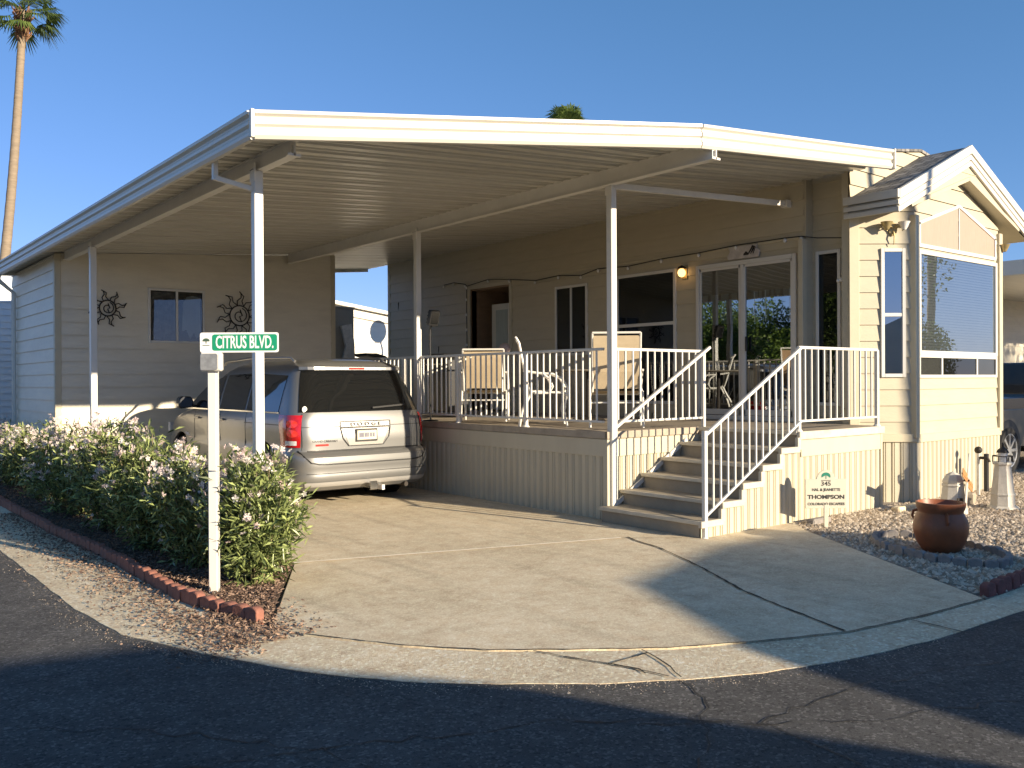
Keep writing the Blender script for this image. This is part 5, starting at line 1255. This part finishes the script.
# ============================================================ NEIGHBOURS
def simple_house(name, label, x0, x1, y0, y1, hz_, ridge, axis, m, roofm, over=.4, loc=None):
    t = thing(name, label, 'house', ((x0+x1)/2, (y0+y1)/2, 0)); mb = MB()
    siding(mb, (0, y0, 0), (1, 0, 0), (0, -1, 0), x0, x1, 0, hz_, (), .2); siding(mb, (x0, 0, 0), (0, 1, 0), (-1, 0, 0), y0, y1, 0, hz_, (), .2)
    siding(mb, (0, y1, 0), (1, 0, 0), (0, 1, 0), x0, x1, 0, hz_, (), .2); siding(mb, (x1, 0, 0), (0, 1, 0), (1, 0, 0), y0, y1, 0, hz_, (), .2)
    mb.build('wall', m, t, fix=False); rb = MB()
    if axis == 'y':   # ridge along y
        xm = (x0+x1)/2; rb.prism([(x0-over, hz_-.08), (xm, ridge), (x1+over, hz_-.08), (x1+over, hz_), (xm, ridge+.1), (x0-over, hz_)], (0, 0, 0), (1, 0, 0), (0, 0, 1), (0, 1, 0), y0-over, y1+over)
        gb = MB().prism([(x0, hz_), (x1, hz_), (xm, ridge)], (0, 0, 0), (1, 0, 0), (0, 0, 1), (0, 1, 0), y0+.02, y1-.02); gb.build('gable', m, t)
    else:
        ym = (y0+y1)/2; rb.prism([(y0-over, hz_-.08), (ym, ridge), (y1+over, hz_-.08), (y1+over, hz_), (ym, ridge+.1), (y0-over, hz_)], (0, 0, 0), (0, 1, 0), (0, 0, 1), (1, 0, 0), x0-over, x1+over)
        gb = MB().prism([(y0, hz_), (y1, hz_), (ym, ridge)], (0, 0, 0), (0, 1, 0), (0, 0, 1), (1, 0, 0), x0+.02, x1-.02); gb.build('gable', m, t)
    rb.build('roof', roofm, t)
    return t
# left neighbour, pale siding behind the shed
nl_ = thing('neighbour_house', 'pale blue-white sided house beyond the shed at the left edge', 'house', (-3, 16, 0))
mb = MB(); siding(mb, (-4.0, 0, 0), (0, 1, 0), nX, 13.2, 20, .7, 3.75, (), .13, .02); siding(mb, (0, 13.2, 0), (1, 0, 0), nY, -4.0, -1.5, .7, 3.75, (), .13, .02); mb.build('wall', m_nblue, nl_, fix=False)
MB().box(-3.97, -1.5, 13.23, 20, 0, 3.74).build('wall_core', m_nblue, nl_)
MB().box(-4.25, -1.3, 13.0, 20.2, 3.75, 3.83).build('roof', m_nwhite, nl_)
MB().box(-4.06, -3.97, 13.2, 20, 1.86, 1.98).box(-4.06, -3.97, 13.2, 20, .55, .70).build('belt_trim', m_nwhite, nl_)
window(nl_, (-4.02, 0, 0), (0, 1, 0), nX, 14.0, 14.9, 2.1, 3.2, .06, proud=.05); window(nl_, (-4.02, 0, 0), (0, 1, 0), nX, 13.7, 14.5, .8, 1.7, .06, proud=.05)
# neighbour behind the gap
nb_ = thing('neighbour_house', 'white house with low gable roof seen through the gap behind the carport', 'house', (9, 24, 0))
rf = lambda a: 4.40-.136*(a-8.22)
mb = MB(); siding(mb, (0, 22.0, 0), (1, 0, 0), nY, 3.0, 14.0, 0, 5.2, (), .2, top=lambda a: rf(a)-.1).build('wall', m_nwhite, nb_, fix=False)
MB().prism([(3.02, 0), (13.98, 0), (13.98, rf(14)-.1), (3.02, rf(3)-.1)], (0, 22.03, 0), (1, 0, 0), (0, 0, 1), (0, 1, 0), 0, 6).build('wall_core', m_nwhite, nb_)
MB().prism([(2.8, rf(2.8)-.08), (14.2, rf(14.2)-.08), (14.2, rf(14.2)+.04), (2.8, rf(2.8)+.04)], (0, 0, 0), (1, 0, 0), (0, 0, 1), (0, 1, 0), 21.8, 28).build('roof', m_nwhite, nb_)
MB().prism([(2.9, rf(2.9)-.50), (14.1, rf(14.1)-.36), (14.1, rf(14.1)-.33), (2.9, rf(2.9)-.46)], (0, 0, 0), (1, 0, 0), (0, 0, 1), (0, 1, 0), 21.95, 22).build('gable_trim', m_cabinet, nb_)
dsh = thing('satellite_dish', 'satellite dish on a short mast behind the home, its round shadow on the white wall', 'satellite dish', (10.5, 20, 0))
MB().tube([(10.6, 19.9, 0), (10.6, 19.9, 3.3), (10.45, 20.02, 3.75)], .035, 8).build('mast', m_cabinet, dsh)
dd_ = sd.copy(); ua = dd_.cross(hz).normalized(); va = ua.cross(dd_)
mb = MB(); vs = []; fs = []
for i, (r_, o_) in enumerate(((0, 0), (.14, .006), (.28, .025), (.36, .05))):
    for k in range(24): a = 2*math.pi*k/24; vs.append(Vector((10.40, 20.0, 3.95))+dd_*o_+ua*r_*.95*math.cos(a)+va*r_*1.15*math.sin(a))
for i in range(3):
    for k in range(24): k2 = (k+1) % 24; fs.append((i*24+k, i*24+k2, (i+1)*24+k2, (i+1)*24+k))
mb.add(vs, fs).build('dish', m_cabinet, dsh, smooth=True, fix=False)
MB().tube([(10.45, 20.02, 3.6), (10.3, 19.6, 3.6)], .012, 6).build('feed_arm', m_cabinet, dsh)
cb_ = thing('storage_cabinet', 'tall tan storage cabinet standing in the gap behind the shed', 'cabinet', (3.3, 12.4, 0))
MB().box(2.6, 3.64, 12.4, 12.75, 0, 3.33).build('cabinet_body', m_cabinet, cb_, bevel=.01); MB().box(2.58, 3.66, 12.38, 12.77, 3.33, 3.37).build('cabinet_top', m_cabinet, cb_)
MB().prism([(3.2, 1.8), (3.62, 1.8), (3.6, 2.5), (3.52, 2.95), (3.25, 2.9), (3.38, 2.4)], (0, 12.30, 0), (1, 0, 0), (0, 0, 1), (0, 1, 0), 0, .08).build('folded_cover', m_plaque, cb_)
# arched dark barbecue/awning shape near the back rail
dk = thing('round_canopy', 'small dark arched canopy just above the far end of the railing', 'canopy', (3.8, 11.6, 0))
MB().prism([(-.30, 2.16), (.40, 1.95), (.38, 2.04), (.2, 2.16), (-.05, 2.22), (-.32, 2.22)], (3.8, 11.5, 0), (1, 0, 0), (0, 0, 1), (0, 1, 0), 0, .6).build('canopy_top', m_black, dk)
MB().tube([(3.8, 11.7, 0), (3.8, 11.7, 2.1)], .03, 8).build('pole', m_black, dk)
# right neighbour: carport with truck
nr_ = thing('neighbour_house', 'cream house with flat white carport beyond the gravel at the right edge', 'house', (18, 5, 0))
mb = MB(); siding(mb, (0, 3.2, 0), (1, 0, 0), nY, 12.5, 24, 0, 3.8, (), .2); siding(mb, (12.5, 0, 0), (0, 1, 0), nX, 3.2, 12, 0, 3.8, (), .2); mb.build('wall', m_shed, nr_, fix=False)
MB().box(12.53, 24, 3.23, 12, 0, 3.78).build('wall_core', m_shed, nr_)
MB().box(11.2, 24, -.6, 12.2, 3.62, 3.70).build('carport_roof', m_pan, nr_); MB().box(11.1, 24, -.66, -.6, 3.52, 3.80).box(11.1, 11.16, -.6, 12, 3.52, 3.8).build('carport_fascia', m_nwhite, nr_)
for x in (15, 20): MB().box(x, x+.09, -.5, -.41, 0, 3.62).build('post', m_nwhite, nr_)
def truck():
    t = thing('pickup_truck', 'black pickup truck with tan lower body parked in the next carport', 'pickup truck'); s = 1
    side = [(0, .5), (.25, .48), (5.4, .45), (5.6, .6), (5.6, 1.0), (5.45, 1.12), (4.2, 1.2), (3.55, 1.78), (2.3, 1.82), (2.0, 1.25), (.05, 1.25), (0, 1.1)]
    MB().prism([(a, b) for a, b in side if True], (0, 0, 0), (1, 0, 0), (0, 0, 1), (0, 1, 0), -.95, .95).build('body', m_truck, t, bevel=.03)
    MB().prism([(.02, .42), (5.58, .42), (5.61, 1.04), (-.01, 1.04)], (0, 0, 0), (1, 0, 0), (0, 0, 1), (0, 1, 0), -.965, .965).build('lower_body', m_trucktan, t, bevel=.01)
    MB().prism([(2.32, 1.28), (4.0, 1.26), (3.5, 1.72), (2.4, 1.75)], (0, 0, 0), (1, 0, 0), (0, 0, 1), (0, 1, 0), -.962, .962).build('side_window', m_cglass_dark, t)
    MB().box(2.1, 3.9, -1.0, 1.0, .30, .36).build('side_step', m_black, t)
    for x in (1.1, 4.55):
        for sgn in (-1, 1):
            wh = MB().lathe([(.22, sgn*.76), (.36, sgn*.76), (.38, sgn*.80), (.38, sgn*.96), (.36, sgn*.99), (.27, sgn*.985)], (x, 0, .38), 32, 'y', cap=False).build('wheel', m_tyre, t, smooth=True)
            MB().lathe([(.46, sgn*.955), (.46, sgn*.968)], (x, 0, .42), 28, 'y').build('wheel_well_disc', m_black, t)  # flat black disc paints the shade inside the wheel well
            MB().lathe([(.27, sgn*.975), (.25, sgn*.93), (0, sgn*.92)], (x, 0, .38), 28, 'y', cap=False).build('spoke_gap_disc', m_black, wh)  # black disc paints the dark gaps between the spokes
            mb = MB(); mb.lathe([(.275, sgn*.99), (.255, sgn*.985), (.25, sgn*.96)], (x, 0, .38), 28, 'y', cap=False)
            for k in range(8): a = 2*math.pi*k/8; mb.beam((x, sgn*.975, .38), (x+.26*math.cos(a), sgn*.98, .38+.26*math.sin(a)), .045, .02, (0, 1, 0))
            mb.build('rim', m_rim, wh)
    return t
tk = truck(); tk.location = (7.15+.05, .15, 0)
# unseen houses across the street, outlines shaped to cast the foreground shade
YA = -13.9
def cast(x, y): return (x+math.tan(SUN_AZ)*(y-YA), (y-YA)*math.tan(SUN_EL)/math.cos(SUN_AZ))
ca = thing('park_home_across', 'park home across the street behind the viewer, left of two, shading the road', 'house', (-9, -15, 0))
eA = [cast(*q) for q in [(-3.22, -5.52), (-3.80, -4.35), (-4.15, -3.55), (-4.43, -3.15), (-4.84, -2.64), (-5.13, -2.05), (-5.36, -1.6), (-6.12, -1.40)]]
pa = [(-16, 0), (eA[0][0], 0)]+eA+[(-16, eA[-1][1])]
MB().prism(pa, (0, YA, 0), (1, 0, 0), (0, 0, 1), (0, -1, 0), 0, 9).build('wall', m_side, ca)
MB().box(-15.9, eA[-1][0]-.5, YA-8.9, YA-.6, eA[-1][1]+.004, eA[-1][1]+.04).build('roof', m_nroof, ca)
cb2 = thing('park_home_across', 'park home across the street behind the viewer, right of two, its outline shaped to shade the driveway', 'house', (5, -15, 0))
eB = [cast(*q) for q in [(-2.86, -5.43), (-2.80, -4.37), (-2.74, -3.82), (-2.03, -2.28), (-.32, -1.74), (.97, -1.72), (1.31, -2.1), (.95, -3.05), (.55, -3.98), (.3, -5.0)]]
pb_ = [(eB[0][0], 0)]+eB+[(eB[-1][0], 0)]
MB().prism(pb_, (0, YA, 0), (1, 0, 0), (0, 0, 1), (0, -1, 0), 0, 9).build('wall', m_nwhite, cb2)
simple_house('park_home_across', 'grey roofed park home across the street reflected in the bay window', 11, 18, -28, -18.5, 3.0, 3.9, 'y', m_shed, m_nroof)
simple_house('park_home_across', 'pale park home across the side street reflected in the patio door', -27, -18, 16, 21, 2.8, 3.5, 'x', m_nwhite, m_nroof)
# leafy trees for the reflections; two unseen ones added to shade the right edge
def tree(x, y, H, r, seed, label):
    rg = np.random.default_rng(seed); t = thing('shade_tree', label, 'tree', (x, y, 0), 'shade trees around the street corner')
    mb = MB(); mb.tube([(0, 0, 0), (.05, 0, H*.3), (0, .1, H*.6)], [.2, .15, .08], 8); cl = []
    for k in range(26):
        v = rg.normal(size=3); v /= np.linalg.norm(v); c = v*np.array([r*.72, r*.72, H*.30])*rg.random()**.4+np.array([0, 0, H*.6]); cl.append((c, r*rg.uniform(.22, .42)))
        if k < 8: mb.tube([(0, .05, H*.35), tuple(c*.6+np.array([0, 0, H*.15])), tuple(c)], [.07, .05, .02], 5)
    tr = mb.build('trunk', m_bark, None); tr.parent = t
    P = np.concatenate([c+(lambda q: q/np.linalg.norm(q, axis=1, keepdims=True)*rg.random((620, 1))**.35*s)(rg.normal(size=(620, 3))) for c, s in cl])
    V, Fq = blades(rg, P, rg.normal(size=P.shape), rg.uniform(.09, .17, len(P)), rg.uniform(.06, .10, len(P))); fast_mesh('crown', V, Fq, m_tree, t); return t
tree(-15.5, 11.5, 5.6, 2.6, 1, 'dense shade tree across the side street, reflected at the left of the patio door')
tree(-17, 17.0, 5.2, 2.6, 2, 'dense shade tree further up the side street, reflected in the patio door')
tree(-16.5, 6.0, 4.0, 2.3, 3, 'low dense tree across the side street mirrored in the van windows')
tree(-18, 1.0, 4.0, 2.3, 4, 'low tree beside the street corner left of the camera')
tree(21.6, -13.4, 8.0, 3.8, 6, 'unseen tall tree added across the street to shade the right neighbour')  # added out of view to keep the next carport wall in shade
tree(13.2, -13.4, 6.4, 2.5, 8, 'unseen leafy tree added across the street to shade the parked pickup truck')  # added out of view to keep sun off the truck
tree(24.5, -12.5, 3.9, 2.6, 5, 'rounded tree along the street mirrored low in the bay window')
print('objects', len(bpy.data.objects))
